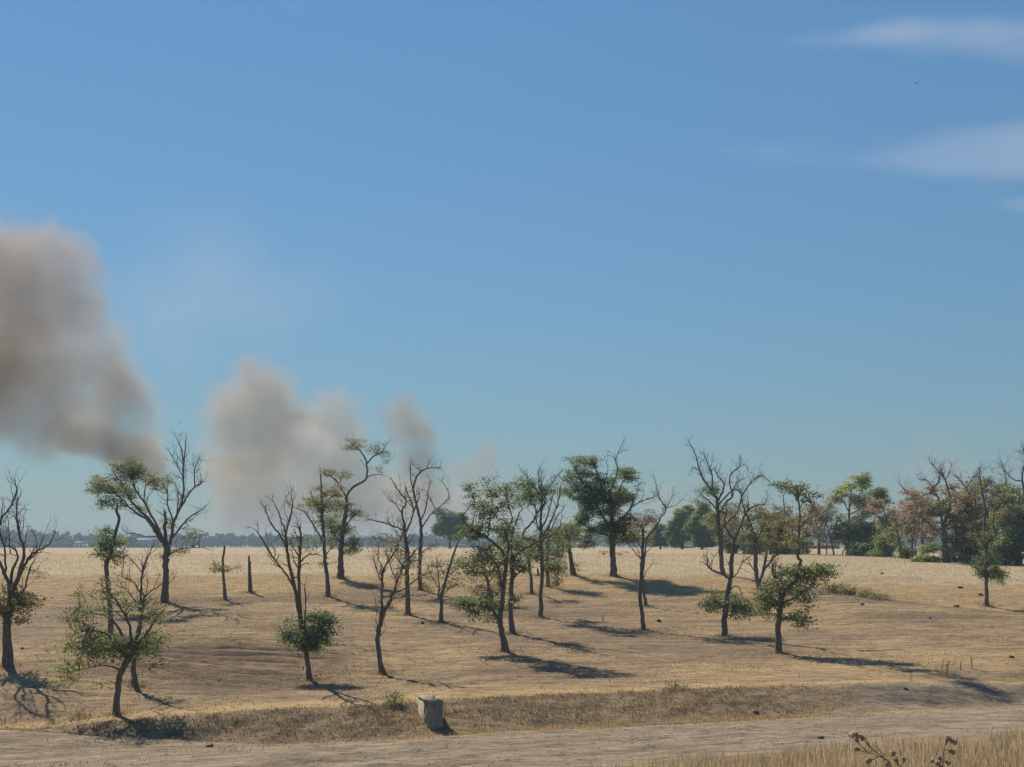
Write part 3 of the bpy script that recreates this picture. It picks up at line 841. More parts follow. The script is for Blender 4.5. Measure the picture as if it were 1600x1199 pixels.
tree('twiggy_tree', 'bare grey tree with a long level limb to the left, mid slope', (638, 961),
     [(638, 961, 10), (637, 925, 9), (636, 895, 9), (638, 870, 8), (634, 845, 8), (632, 822, 7)],
     [[(632, 830, 5), (625, 826, 3.5), (610, 820, 3), (592, 815, 2.5), (578, 812, 2)],
      [(632, 825, 5), (628, 800, 4), (635, 785, 3), (625, 770, 2.5), (612, 750, 1.5)],
      [(633, 835, 5), (642, 815, 4), (646, 795, 3), (640, 780, 2), (635, 765, 1.5)],
      [(641, 818, 3), (650, 790, 3), (655, 775, 2)], [(637, 882, 4), (645, 865, 3), (655, 855, 2)], [(628, 802, 2.5), (618, 788, 2), (608, 780, 1.3)],
      [(636, 860, 3), (620, 850, 2.5), (600, 845, 2), (585, 840, 1.2)], [(636, 890, 3), (622, 875, 2.4), (612, 862, 1.5)]],
     [(602, 838, 28, 18, .10, 's'), (640, 882, 14, 14, .25, 's'), (618, 855, 22, 12, .12, 'o')], twigs=3.0, group=G_SLOPE, seed=12, tlen=.85)
tree('dead_tree', 'tall leafless tree with a hooked top limb near the field edge', (656, 922),
     [(656, 922, 7), (656, 890, 7), (657, 860, 7.5), (658, 830, 6.5), (656, 810, 5.5), (650, 785, 4.5), (646, 765, 4), (650, 748, 4), (657, 738, 3.5), (668, 732, 2.5), (690, 731, 1.5)],
     [[(648, 772, 3), (642, 750, 2.5), (641, 725, 1.5)], [(657, 814, 4), (665, 795, 3), (669, 770, 2.5), (673, 755, 1.5)],
      [(659, 825, 3.5), (672, 805, 2.5), (683, 795, 2), (693, 787, 2), (702, 776, 1.8), (697, 762, 1.5), (689, 751, 1)],
      [(680, 797, 2), (675, 785, 2), (668, 775, 1.5)], [(658, 864, 3), (672, 855, 2), (680, 852, 1.5)], [(666, 733, 2), (670, 722, 1.5)], [(655, 735, 2), (648, 728, 1.2)]],
     [(675, 856, 8, 5, .4, 's'), (668, 915, 8, 5, .6, 'g')], twigs=1.7, group=G_SLOPE, seed=13, tlen=.8)
tree('round_tree', 'dark round tree far out at the field edge beside a pale wall', (703, 857.6),
     [(703, 857.6, 5.5), (703, 845, 5), (701, 825, 4)], [[(702, 838, 3), (690, 820, 2), (682, 810, 1)], [(701, 830, 3), (712, 815, 2), (718, 805, 1)]],
     [(700, 810, 20, 16, 1.1, 'd'), (685, 822, 13, 14, 1.1, 'd'), (716, 818, 13, 14, 1.1, 'd'), (703, 832, 20, 10, 1.6, 'd')], group='trees out beyond the field', seed=14, leafsize=.27)
tree('leaning_dead_tree', 'bare leaning trunk slanting to the right beside an olive shrub', (689, 973),
     [(689, 973, 7.5), (690, 945, 7), (690, 930, 7), (695, 912, 6), (701, 892, 5.5), (708, 868, 4.5), (716, 847, 3)], [[(691, 930, 2.5), (698, 925, 2), (704, 915, 1.3)]], group=G_SLOPE, seed=29, cat='dead tree', wob=.6)
tree('olive_shrub', 'loose olive shrub of thin stems behind the bare leaning trunk', (685, 938),
     [(685, 938, 3.5), (686, 915, 2.8), (684, 890, 2), (682, 870, 1.4)], [[(686, 925, 2), (698, 905, 1.6), (712, 890, 1.2)], [(685, 918, 2), (674, 900, 1.5), (668, 885, 1)], [(687, 930, 2), (705, 918, 1.5), (720, 912, 1)]],
     [(685, 885, 20, 16, .28, 'o'), (710, 895, 16, 14, .25, 'o'), (672, 895, 12, 14, .25, 'o'), (708, 915, 14, 9, .25, 'b')], twigs=1.5, group='shrubs on the slope', seed=30, cat='shrub')
# --- middle
tree('spreading_tree', 'green spreading tree at the centre with low leafy boughs on its left', (789, 1019),
     [(789, 1019, 13), (785, 990, 11.5), (781, 968, 12), (786, 930, 9), (788, 905, 8.5), (791, 882, 8)],
     [[(790, 885, 7), (785, 862, 6.5), (772, 850, 6), (760, 840, 5), (735, 825, 4), (721, 810, 3.2), (728, 800, 2.2), (735, 792, 1.5)],
      [(791, 884, 6), (795, 850, 5), (790, 830, 4), (800, 810, 3), (792, 785, 2), (790, 768, 1.5)],
      [(781, 968, 6), (765, 950, 5), (745, 945, 4), (720, 945, 3)], [(786, 925, 5), (779, 893, 4.5), (778, 885, 4), (765, 893, 3), (745, 895, 2.5), (733, 885, 1.5)],
      [(762, 841, 3), (765, 815, 2.5), (770, 795, 2), (765, 770, 1.5)], [(768, 810, 2), (780, 795, 1.8), (790, 780, 1.2)], [(737, 826, 2.5), (742, 800, 2), (740, 780, 1.4)], [(778, 890, 3), (768, 870, 2.4), (755, 862, 1.6)]],
     [(725, 945, 13, 11, 1, 'g'), (750, 944, 22, 9, 1, 'g'), (775, 948, 11, 14, .9, 'g'), (743, 960, 11, 8, .9, 's'), (770, 968, 7, 8, .8, 's'), (760, 930, 14, 8, .6, 's'),
      (735, 880, 17, 14, .8, 's'), (755, 870, 18, 13, .75, 's'), (775, 885, 15, 16, .7, 's'), (745, 895, 14, 9, .6, 's'), (775, 860, 22, 11, .6, 'g'),
      (760, 826, 26, 14, .75, 'g'), (735, 840, 17, 9, .8, 'g'), (765, 800, 20, 13, .7, 'g'), (788, 830, 17, 18, .7, 's'), (745, 790, 15, 8, .6, 's'), (735, 762, 11, 6, .7, 'd'), (767, 770, 13, 9, .7, 'g'), (790, 765, 13, 12, .7, 'g'), (766, 752, 8, 5, .7, 'g'), (790, 787, 14, 9, .6, 's'), (734, 776, 8, 5, .6, 'g')],
     twigs=.8, group=G_SLOPE, seed=15)
tree('forked_tree', 'tree with a long bough reaching right, just behind the central spreading tree', (801, 990),
     [(801, 990, 10), (797, 955, 9), (800, 905, 9), (800, 878, 8.5), (803, 868, 8)],
     [[(802, 870, 7), (815, 860, 6), (830, 852, 5), (852, 841, 4), (870, 832, 3), (875, 821, 2)], [(800, 905, 4), (806, 900, 4), (814, 892, 3), (820, 885, 2)],
      [(801, 875, 6), (798, 845, 5), (805, 820, 3.5), (812, 800, 2)], [(811, 862, 2.5), (805, 845, 2.5), (799, 835, 2.2), (795, 820, 2), (805, 815, 1.4)], [(798, 950, 2.5), (806, 940, 2), (812, 935, 1.3)]],
     [(812, 885, 12, 9, .8, 's'), (800, 868, 14, 14, .7, 'g'), (815, 855, 14, 9, .6, 's'), (805, 935, 9, 11, .6, 'b'), (820, 890, 8, 6, .8, 's'), (800, 840, 14, 14, .5, 's')], twigs=1.3, group=G_SLOPE, seed=16)
tree('dead_tree', 'reddish slanting trunk half hidden in rusty leaves left of the central trees', (768, 946),
     [(768, 946, 7), (763, 915, 6.5), (757, 888, 5.5), (754, 868, 4)], [[(762, 912, 2.5), (772, 900, 2), (782, 895, 1.4)], [(758, 890, 2.5), (748, 880, 2), (740, 872, 1.3)]],
     [(770, 905, 18, 11, .4, 'r'), (752, 915, 16, 12, .35, 'b'), (782, 915, 12, 12, .35, 'b'), (742, 905, 10, 8, .3, 'r')], twigs=1.4, group=G_SLOPE, seed=17)
tree('upswept_tree', 'tree of many upswept bare branches with green tufts, right of centre', (846, 966),
     [(846, 966, 9.5), (845, 930, 8), (847, 895, 8), (846, 870, 7), (845, 840, 6.5), (845, 810, 5), (847, 780, 4), (843, 760, 2.5), (840, 735, 1.5)],
     [[(845, 858, 6), (835, 845, 5), (815, 838, 5), (830, 817, 4.5), (840, 802, 4), (848, 785, 3.4), (852, 772, 3), (862, 755, 2.2), (877, 737, 1.5)],
      [(846, 850, 5), (852, 832, 4), (865, 805, 3.4), (872, 785, 2.5), (875, 762, 1.5)], [(846, 800, 3), (852, 780, 2.5), (846, 755, 2), (845, 742, 1.2)], [(846, 780, 2.5), (838, 765, 2), (828, 750, 1.6), (820, 739, 1)],
      [(846, 830, 4), (856, 805, 3), (862, 780, 2), (866, 768, 1.2)], [(840, 802, 3), (832, 785, 2.4), (826, 768, 1.6)], [(846, 880, 4), (858, 872, 3), (870, 880, 2), (872, 900, 1.6), (869, 915, 1.2)], [(845, 835, 3.4), (838, 815, 3), (836, 790, 2), (830, 770, 1.4)], [(848, 840, 3), (860, 830, 2.4), (868, 812, 2), (880, 795, 1.3)]],
     [(820, 756, 15, 9, .9, 'g'), (830, 775, 18, 12, .8, 'g'), (814, 780, 11, 12, .7, 'g'), (856, 766, 14, 8, .8, 'd'), (860, 875, 17, 15, .7, 's'), (850, 855, 22, 14, .6, 's'), (868, 895, 12, 9, .6, 'o'), (836, 870, 12, 11, .6, 's'), (869, 912, 7, 9, .8, 'b'), (850, 840, 18, 11, .4, 's')],
     twigs=2.8, group=G_SLOPE, seed=18, tlen=.85)
tree('small_tree', 'slim forked trunk at mid slope behind the upswept branches', (831, 928),
     [(831, 928, 6), (829, 900, 6), (826, 872, 6.5)], [[(826, 874, 4.5), (818, 856, 4), (812, 840, 2.5)], [(826, 872, 4), (833, 858, 3), (836, 842, 2)], [(828, 880, 2), (822, 878, 1.5), (814, 880, 1)]],
     [(818, 845, 15, 10, .6, 's'), (835, 842, 12, 10, .5, 'g')], twigs=1.2, group=G_SLOPE, seed=19)
tree('small_tree', 'slim dark trunk with a leafy side just right of the upswept tree', (856, 917),
     [(856, 917, 7), (855, 885, 6.5), (856, 850, 5.5), (858, 820, 4)], [[(856, 880, 3), (866, 872, 2.4), (878, 868, 1.5)], [(856, 850, 3), (866, 840, 2), (872, 828, 1.4)]],
     [(868, 868, 13, 13, .8, 's'), (875, 885, 10, 8, .7, 'o'), (868, 838, 12, 10, .7, 'g'), (882, 850, 10, 10, .6, 's')], twigs=1.2, group=G_SLOPE, seed=20)
tree('stump', 'tiny dark stump at the field edge between the central trunks', (841, 900), [(841, 900, 5), (840.5, 894, 4), (840, 888, 2.5)], [[(841, 895, 2), (842, 892, 1.2)]], seed=31, cat='stump', wob=.5)
tree('snag', 'thick dead trunk broken off at mid height left of the big leafy tree', (896, 899),
     [(896, 899, 10.5), (893, 880, 9.5), (889, 855, 8.5), (886, 838, 8), (885, 832, 5)], [[(888, 850, 3), (891, 838, 2.5), (893, 832, 1.5)], [(887, 848, 3), (881, 838, 2), (876, 826, 1.5)]],
     [(880, 842, 11, 11, .7, 's'), (893, 828, 10, 6, .6, 'o'), (878, 828, 10, 8, .6, 's'), (902, 884, 6, 9, .5, 'o')], group=G_SLOPE, seed=21, cat='dead tree', wob=.6)
tree('leafy_tree', 'big full green leafy tree with a thick trunk at the field edge', (960, 900.5),
     [(960, 900.5, 13), (958, 878, 12), (957, 855, 12), (956, 830, 10), (955, 795, 8), (952, 765, 5)],
     [[(956, 832, 6), (935, 795, 4.5), (915, 762, 3), (900, 735, 1.8)], [(955, 805, 6), (965, 772, 4), (976, 748, 2)], [(955, 795, 5), (940, 760, 3.5), (930, 730, 2)], [(956, 825, 5), (980, 802, 3.5), (992, 778, 2)],
      [(957, 840, 5), (930, 830, 4), (908, 818, 2)], [(953, 770, 3), (962, 748, 3), (965, 733, 2.6), (962, 720, 2.2), (966, 707, 1.7), (972, 694, 1.2)], [(962, 720, 1.6), (957, 714, 1.2), (950, 712, 1)], [(965, 710, 1.4), (974, 704, 1)], [(940, 762, 2), (950, 735, 1.8), (947, 722, 1.4)]],
     [(905, 722, 16, 10, 1.3, 'g'), (895, 740, 12, 11, 1.2, 'g'), (930, 722, 11, 10, 1.2, 'g'), (920, 745, 22, 13, 1.3, 'g'), (895, 768, 14, 12, 1.4, 'g'), (915, 777, 20, 14, 1.4, 'g'), (945, 757, 22, 16, 1.3, 'g'), (973, 747, 16, 11, 1.3, 'g'), (985, 749, 11, 7, 1.2, 'g'), (979, 736, 9, 6, 1.2, 'g'), (997, 761, 6, 5, 1.1, 'g'),
      (955, 790, 27, 17, 1.3, 'g'), (925, 805, 18, 14, 1.2, 'g'), (960, 815, 26, 17, 1.4, 'g'), (985, 810, 11, 14, 1.2, 'g'), (935, 832, 27, 14, 1.4, 'g'), (965, 838, 23, 15, 1.4, 'g'), (908, 815, 11, 10, 1, 'g'), (920, 848, 11, 9, 1.2, 'g'), (985, 838, 10, 10, 1.1, 'g'), (942, 863, 5, 5, .8, 'o'), (973, 863, 6, 4, .8, 'o'), (890, 752, 9, 7, 1.2, 'g'), (940, 780, 34, 26, .9, 'g'), (930, 760, 26, 20, .8, 'g'), (965, 770, 22, 18, .9, 'g'), (955, 830, 34, 20, .9, 'g'), (910, 795, 18, 16, .8, 'g')],
     twigs=.6, group=G_SLOPE, seed=22, dense=.52, leafsize=.135)
tree('dying_tree', 'dying tree with purplish withered leaves and a bare forked top', (1006, 985),
     [(1006, 985, 8), (1003, 955, 7.5), (1000, 935, 8), (1002, 905, 7.5), (1003, 875, 7), (1005, 845, 6), (1005, 825, 5)],
     [[(1005, 848, 4.5), (1015, 835, 4), (1022, 827, 3.6), (1032, 810, 3.2), (1040, 797, 2.8), (1035, 785, 2.4), (1030, 777, 2.1), (1024, 751, 1.2)], [(1040, 797, 2.2), (1046, 785, 1.8), (1050, 775, 1.2)],
      [(1003, 858, 3), (990, 837, 2.4), (977, 820, 2), (970, 805, 1.4)], [(1005, 830, 3.5), (994, 815, 3), (985, 800, 2.8), (991, 789, 2.6), (1012, 780, 2.2), (1025, 776, 1.6)], [(990, 790, 2), (984, 775, 1.5), (978, 770, 1)], [(1003, 875, 3), (997, 869, 2.6), (988, 858, 2), (980, 847, 1.3)], [(1042, 793, 1.6), (1055, 790, 1.2), (1066, 780, .9)]],
     [(1015, 803, 11, 9, .45, 'p'), (1000, 820, 14, 11, .5, 'p'), (1005, 836, 11, 9, .5, 'o'), (1012, 815, 14, 10, .35, 'p'), (995, 835, 10, 8, .4, 'b')], twigs=1.9, group=G_SLOPE, seed=23, tlen=.8)
tree('dead_tree', 'thin dark trunk standing close behind the dying purplish tree', (1010, 948),
     [(1010, 948, 6), (1006, 925, 5.5), (1004, 900, 5), (1007, 870, 4), (1010, 845, 2.5)], [[(1005, 905, 2.2), (1012, 890, 1.8), (1020, 880, 1.2)], [(1006, 880, 2), (998, 866, 1.6), (994, 855, 1)]], twigs=1.6, group=G_SLOPE, seed=24, cat='dead tree', tlen=.7)
# --- right group
tree('bare_tree', 'dark forked tree with a hooked low left arm and leafy skirt, right group', (1131, 995),
     [(1131, 995, 11), (1133, 960, 10.5), (1137, 925, 10), (1142, 900, 9), (1143, 880, 9), (1146, 850, 8), (1147, 840, 7)],
     [[(1140, 905, 5), (1128, 897, 4.5), (1115, 892, 4.2), (1106, 885, 4), (1105, 872, 3)], [(1147, 845, 6.5), (1155, 825, 5), (1163, 807, 4.5), (1170, 796, 4), (1185, 790, 3), (1195, 787, 2), (1198, 780, 1.5)],
      [(1147, 845, 5.5), (1138, 832, 5), (1132, 815, 4), (1135, 795, 3)], [(1141, 905, 3), (1152, 895, 2.6), (1160, 880, 2), (1172, 870, 1.3)], [(1164, 806, 3.5), (1160, 785, 3), (1156, 765, 2)], [(1137, 925, 3), (1150, 915, 2.4), (1158, 925, 2), (1160, 935, 1.3)], [(1135, 945, 4), (1150, 945, 3), (1165, 948, 2)], [(1134, 950, 4), (1120, 942, 3), (1108, 945, 2)]],
     [(1120, 940, 16, 13, .9, 'g'), (1108, 950, 10, 8, .9, 'g'), (1150, 945, 11, 12, .9, 'g'), (1165, 950, 18, 12, .9, 's'), (1145, 932, 9, 8, .6, 's'), (1160, 962, 12, 6, .6, 's'), (1115, 925, 8, 6, .5, 'o')], twigs=2.2, group=G_SLOPE, seed=25, tlen=.8)
tree('bare_tree', 'tall bare tree whose crooked limbs reach highest in the right group', (1130, 899),
     [(1130, 899, 9), (1127, 870, 9), (1125, 840, 9), (1122, 815, 8), (1121, 790, 7), (1119, 775, 6)],
     [[(1120, 780, 5), (1112, 768, 4.5), (1105, 758, 4), (1098, 748, 3.5), (1093, 735, 3), (1088, 715, 2.5), (1082, 700, 2), (1076, 690, 1.5)], [(1112, 768, 4), (1113, 745, 3), (1108, 730, 2.5), (1100, 710, 1.5)],
      [(1121, 785, 4.5), (1130, 765, 4), (1130, 755, 3), (1122, 745, 2.5), (1119, 738, 2)], [(1123, 805, 5), (1135, 785, 4.4), (1145, 775, 4), (1140, 755, 3), (1143, 740, 3), (1155, 730, 2), (1157, 720, 1.5)], [(1155, 729, 1.6), (1165, 726, 1.3), (1169, 737, 1)],
      [(1125, 830, 5), (1140, 812, 4.5), (1152, 800, 4), (1160, 775, 3.5), (1170, 758, 3), (1180, 748, 2), (1190, 743, 1.5), (1203, 753, 1)], [(1121, 790, 4), (1140, 770, 3), (1150, 765, 2), (1158, 770, 1.4)], [(1122, 800, 4), (1110, 785, 3), (1098, 775, 2), (1090, 768, 1.3)], [(1093, 736, 1.8), (1084, 730, 1.3), (1080, 735, 1)], [(1143, 775, 3), (1150, 755, 2), (1162, 748, 1.5)]],
     [(1104, 770, 13, 11, .6, 'g'), (1110, 760, 10, 8, .5, 'g'), (1140, 800, 22, 18, .3, 'b'), (1130, 820, 18, 16, .4, 'o'), (1150, 825, 16, 14, .35, 'o'), (1092, 785, 8, 7, .5, 'g')], twigs=3.0, group=G_SLOPE, seed=26, tlen=.9)
tree('twin_trunk_tree', 'twin-trunked tree with thin olive-brown crown between the right group trunks', (1187, 922),
     [(1187, 922, 9), (1183, 905, 9), (1180, 875, 8.5), (1179, 845, 7.5), (1172, 820, 6), (1168, 805, 4)],
     [[(1186, 913, 7), (1193, 893, 7), (1197, 870, 6), (1200, 845, 4), (1205, 820, 3)], [(1193, 892, 5), (1208, 872, 4.5), (1222, 862, 4), (1234, 852, 3)], [(1180, 850, 4), (1190, 830, 3), (1196, 812, 2)], [(1208, 872, 3), (1212, 850, 2.4), (1218, 832, 1.6)], [(1184, 900, 3), (1174, 885, 2.5), (1166, 880, 1.6)]],
     [(1195, 825, 20, 17, .7, 'o'), (1215, 835, 20, 17, .7, 'o'), (1180, 835, 14, 14, .6, 'o'), (1205, 806, 16, 8, .6, 'b'), (1230, 822, 14, 12, .6, 'b'), (1190, 850, 14, 10, .5, 's'), (1215, 852, 14, 8, .5, 'o')], twigs=2.0, group=G_SLOPE, seed=27)
tree('crooked_tree', 'crooked green tree with a tufted top, nearest of the right group', (1217, 1021),
     [(1217, 1021, 12), (1216, 985, 11), (1219, 955, 10.5), (1222, 932, 9.5), (1235, 917, 8), (1246, 903, 7.5), (1251, 880, 6.5), (1247, 868, 6), (1248, 843, 5), (1249, 820, 4), (1250, 800, 3.2), (1248, 785, 3), (1246, 770, 2), (1243, 757, 1.5)],
     [[(1222, 936, 7), (1215, 915, 5.5), (1208, 895, 5), (1207, 880, 3.5)], [(1249, 798, 2.5), (1256, 785, 2), (1265, 780, 1.5), (1275, 775, 1)], [(1247, 777, 2), (1235, 770, 1.6), (1222, 765, 1.5), (1215, 760, 1)], [(1225, 825, 1.5), (1225, 805, 2.2), (1225, 785, 2), (1222, 768, 1.5)],
      [(1224, 942, 5), (1240, 935, 4), (1255, 925, 3), (1266, 918, 2)], [(1219, 968, 4), (1240, 968, 3), (1256, 971, 2)], [(1248, 845, 3), (1260, 838, 2.5), (1272, 838, 2)], [(1250, 825, 2.5), (1258, 815, 2), (1268, 800, 1.4)], [(1246, 905, 4), (1262, 900, 3), (1280, 893, 2)], [(1219, 958, 4), (1206, 945, 3), (1196, 938, 2)], [(1248, 850, 2), (1240, 838, 1.6), (1236, 825, 1.2)]],
     [(1225, 758, 11, 5, 1.1, 'g'), (1246, 763, 13, 6, 1.1, 'g'), (1251, 776, 9, 6, .9, 'g'), (1275, 775, 5, 4, 1.1, 'd'), (1265, 781, 5, 4, .9, 'g'), (1236, 767, 8, 5, .9, 'g'),
      (1285, 891, 18, 11, 1, 'g'), (1265, 905, 20, 13, 1, 'g'), (1245, 893, 17, 13, .8, 's'), (1224, 893, 15, 11, .8, 's'), (1200, 930, 14, 16, .9, 'g'), (1195, 950, 14, 11, .8, 'g'), (1213, 940, 16, 11, .9, 'g'), (1235, 925, 16, 11, .8, 's'), (1255, 930, 13, 9, .9, 'd'), (1200, 964, 11, 7, .6, 's'), (1237, 965, 16, 8, .7, 'g'), (1256, 970, 11, 7, .8, 's'), (1250, 981, 9, 6, .6, 'g'), (1259, 950, 7, 9, .5, 'o'), (1215, 912, 14, 12, .7, 's'),
      (1265, 808, 18, 17, .3, 'p'), (1270, 793, 13, 9, .25, 'p'), (1256, 850, 14, 7, .5, 'o'), (1235, 845, 13, 12, .5, 'o'), (1248, 825, 14, 10, .4, 'b')], twigs=1.6, group=G_SLOPE, seed=28, tlen=.8)
# --- row behind the field on the right
tree('thicket_tree', 'green rounded tree with small blue-grey gap beyond the field, left end of row', (1066, 858.6), [(1066, 858.6, 5), (1067, 835, 4), (1068, 815, 3)], [[(1067, 840, 3), (1055, 825, 2), (1048, 815, 1)], [(1067, 830, 3), (1080, 812, 2), (1084, 800, 1)]],
     [(1068, 812, 18, 16, 2, 'g'), (1052, 828, 11, 18, 1.8, 'g'), (1078, 832, 14, 14, 1.6, 'd'), (1060, 845, 14, 8, 1.6, 'g'), (1072, 795, 12, 7, 1.4, 'y')], group='trees out beyond the field', seed=40, leafsize=.27)
tree('thicket_tree', 'green tree partly behind the tall bare right-group tree, beyond the field', (1097, 859), [(1097, 859, 5), (1098, 835, 4), (1100, 812, 3)], [[(1098, 840, 3), (1088, 822, 2), (1082, 812, 1)], [(1099, 830, 3), (1110, 815, 2), (1114, 805, 1)]],
     [(1100, 815, 17, 18, 1.8, 'g'), (1090, 830, 14, 16, 1.6, 'd'), (1110, 838, 14, 12, 1.6, 'g'), (1100, 848, 18, 7, 1.6, 'g'), (1098, 795, 12, 8, 1.4, 's')], group='trees out beyond the field', seed=41, leafsize=.27)
tree('thicket_tree', 'low grey-green tree beyond the field between the leafy tree and snag', (880, 858.5), [(880, 858.5, 4), (880, 840, 3), (881, 825, 2)], [[(880, 843, 2), (890, 832, 1.4), (897, 825, 1)]], [(884, 830, 16, 12, 1.6, 's'), (900, 838, 13, 10, 1.6, 'g'), (868, 838, 12, 10, 1.4, 's')], group='trees out beyond the field', seed=42, leafsize=.27)
tree('thicket_tree', 'low green tree beyond the field seen between dying tree and big leafy tree', (1032, 858.5), [(1032, 858.5, 4), (1032, 845, 3), (1033, 830, 2)], [[(1032, 846, 2), (1022, 836, 1.4), (1016, 830, 1)]], [(1032, 835, 15, 14, 1.7, 's'), (1020, 845, 12, 8, 1.5, 'g'), (1042, 845, 10, 8, 1.5, 'g')], group='trees out beyond the field', seed=43, leafsize=.27)
tree('slim_tree', 'slim leaning grey-twigged trees stem right of the reddish strip', (1303, 867.5), [(1303, 867.5, 3.2), (1300, 850, 3), (1295, 832, 2.2), (1290, 812, 1.5)], [[(1299, 846, 1.6), (1306, 828, 1.3), (1308, 810, 1)], [(1295, 832, 1.6), (1284, 820, 1.3), (1276, 808, 1)]], [(1292, 820, 18, 16, .35, 'p'), (1305, 805, 12, 12, .35, 's')], twigs=2.2, group=G_ROW, seed=44, tlen=1.0)
tree('slim_tree', 'thin straight bare stem beside the leaning grey-twigged stem', (1291.5, 867.5), [(1291.5, 867.5, 2.4), (1291.5, 850, 2), (1289, 828, 1.5)], [[(1291, 848, 1.3), (1281, 838, 1.1), (1272, 828, .9)], [(1290, 840, 1.3), (1298, 826, 1), (1300, 815, .8)]], [(1282, 828, 14, 12, .3, 'p')], twigs=2.0, group=G_ROW, seed=45)
tree('domed_tree', 'tallest yellow-green domed tree in the row behind the field', (1324, 868), [(1324, 868, 5.5), (1326, 835, 5), (1327, 795, 4), (1330, 768, 3)], [[(1327, 800, 3), (1318, 785, 2), (1308, 775, 1.2)], [(1328, 790, 3), (1342, 775, 2), (1352, 762, 1.2)], [(1325, 845, 3), (1316, 868, 2.4)], [(1327, 805, 3), (1350, 792, 2), (1368, 780, 1.2)]],
     [(1335, 757, 22, 13, 1, 'y'), (1314, 772, 16, 12, .8, 'y'), (1347, 748, 16, 8, .9, 'y'), (1365, 772, 15, 12, 1.2, 'g'), (1380, 780, 11, 9, 1, 'g'), (1330, 785, 24, 14, .6, 's'), (1352, 792, 20, 14, .9, 'g'), (1320, 820, 18, 20, .7, 's'), (1312, 840, 14, 14, .7, 's')], twigs=1.0, group=G_ROW, seed=46, leafsize=.16)
tree('row_tree', 'dense green tree with straight trunk right of the domed yellow-green tree', (1346, 868.5), [(1346, 868.5, 4), (1346, 840, 4), (1347, 815, 3)], [[(1346, 840, 2.4), (1336, 825, 1.8), (1328, 815, 1)], [(1346, 830, 2.4), (1360, 818, 1.8), (1368, 808, 1)]],
     [(1348, 825, 20, 20, 1.2, 'g'), (1365, 838, 16, 20, 1.3, 'g'), (1335, 842, 12, 16, 1, 'g'), (1360, 858, 18, 10, 1.4, 'g'), (1350, 808, 16, 10, .7, 'b')], group=G_ROW, seed=47, leafsize=.16)
tree('rusty_tree', 'tree with rusty red upper leaves over green in the right row', (1392, 871), [(1392, 871, 4.5), (1390, 845, 4), (1386, 815, 3), (1380, 795, 2)], [[(1389, 840, 2.4), (1400, 820, 2), (1410, 808, 1.2)], [(1388, 825, 2.4), (1376, 812, 1.8), (1366, 804, 1)]],
     [(1376, 790, 11, 8, .9, 'r'), (1392, 800, 14, 9, .6, 'r'), (1375, 812, 18, 12, .6, 'b'), (1385, 835, 17, 16, 1, 'g'), (1378, 856, 15, 12, 1.2, 'g'), (1400, 818, 14, 12, .5, 'b'), (1362, 800, 12, 8, .5, 'r')], twigs=1.6, group=G_ROW, seed=48, leafsize=.155)
tree('row_tree', 'thin olive-crowned tree with slanting stem next to the rusty tree', (1408, 873), [(1408, 873, 4.6), (1405, 845, 4.2), (1400, 822, 3), (1396, 800, 2)], [[(1405, 846, 2.4), (1415, 828, 2), (1426, 815, 1.2)], [(1402, 830, 2.4), (1390, 818, 1.6), (1382, 810, 1)], [(1406, 850, 2), (1420, 845, 1.5), (1432, 835, 1)]],
     [(1412, 815, 20, 12, .6, 'o'), (1398, 830, 15, 12, .6, 'o'), (1425, 830, 14, 10, .5, 's'), (1415, 800, 16, 8, .45, 'r'), (1402, 852, 10, 10, .5, 'g'), (1418, 866, 12, 7, 1, 'd')], twigs=1.8, group=G_ROW, seed=49, leafsize=.155)
tree('slim_tree', 'thin bare stem in the gap left of the thick dark trunk', (1430, 873.5), [(1430, 873.5, 2.4), (1430, 850, 2), (1429, 830, 1.4)], [[(1430, 850, 1.2), (1437, 843, 1), (1440, 838, .8)], [(1430, 845, 1.2), (1423, 838, 1), (1419, 832, .8)]], [(1430, 835, 10, 8, .3, 's')], twigs=1.6, group=G_ROW, seed=50)
tree('thick_tree', 'thick dark trunked tree with reddish twiggy bare crown, right row', (1478, 879.5),
     [(1478, 879.5, 13), (1476, 855, 12), (1474, 835, 10.5), (1473, 818, 9)],
     [[(1473, 822, 6), (1468, 795, 5), (1465, 776, 4), (1454, 769, 3.4), (1467, 754, 2.6), (1468, 740, 1.5)], [(1455, 769, 2.4), (1440, 775, 2), (1420, 772, 1.5), (1405, 755, 1)], [(1474, 822, 6), (1485, 785, 4.4), (1476, 750, 3.2), (1469, 739, 2.4), (1454, 724, 1.4)], [(1477, 752, 2.4), (1484, 738, 1.8), (1487, 726, 1.2)],
      [(1474, 828, 6), (1495, 805, 5), (1517, 787, 4), (1508, 761, 3), (1493, 743, 1.6)], [(1510, 765, 2.4), (1520, 748, 2), (1532, 736, 1.2)], [(1474, 838, 5), (1460, 825, 4), (1445, 812, 3), (1430, 800, 2), (1418, 795, 1.2)], [(1466, 778, 3), (1450, 752, 2), (1440, 750, 1.4)], [(1475, 845, 4), (1492, 835, 3.4), (1490, 822, 3)], [(1474, 840, 3), (1450, 832, 2.4), (1440, 842, 1.6)]],
     [(1430, 776, 18, 9, .45, 'r'), (1445, 798, 22, 13, .45, 'p'), (1470, 800, 18, 18, .6, 'o'), (1500, 808, 22, 22, .7, 'b'), (1490, 848, 18, 18, .9, 's'), (1462, 825, 16, 14, .5, 'p'), (1455, 862, 12, 8, .9, 'g'), (1510, 780, 18, 10, .4, 'r'), (1425, 795, 14, 10, .4, 'r'), (1515, 835, 14, 18, .7, 'o')],
     twigs=3.0, group=G_ROW, seed=51, tlen=1.25, leafsize=.155)
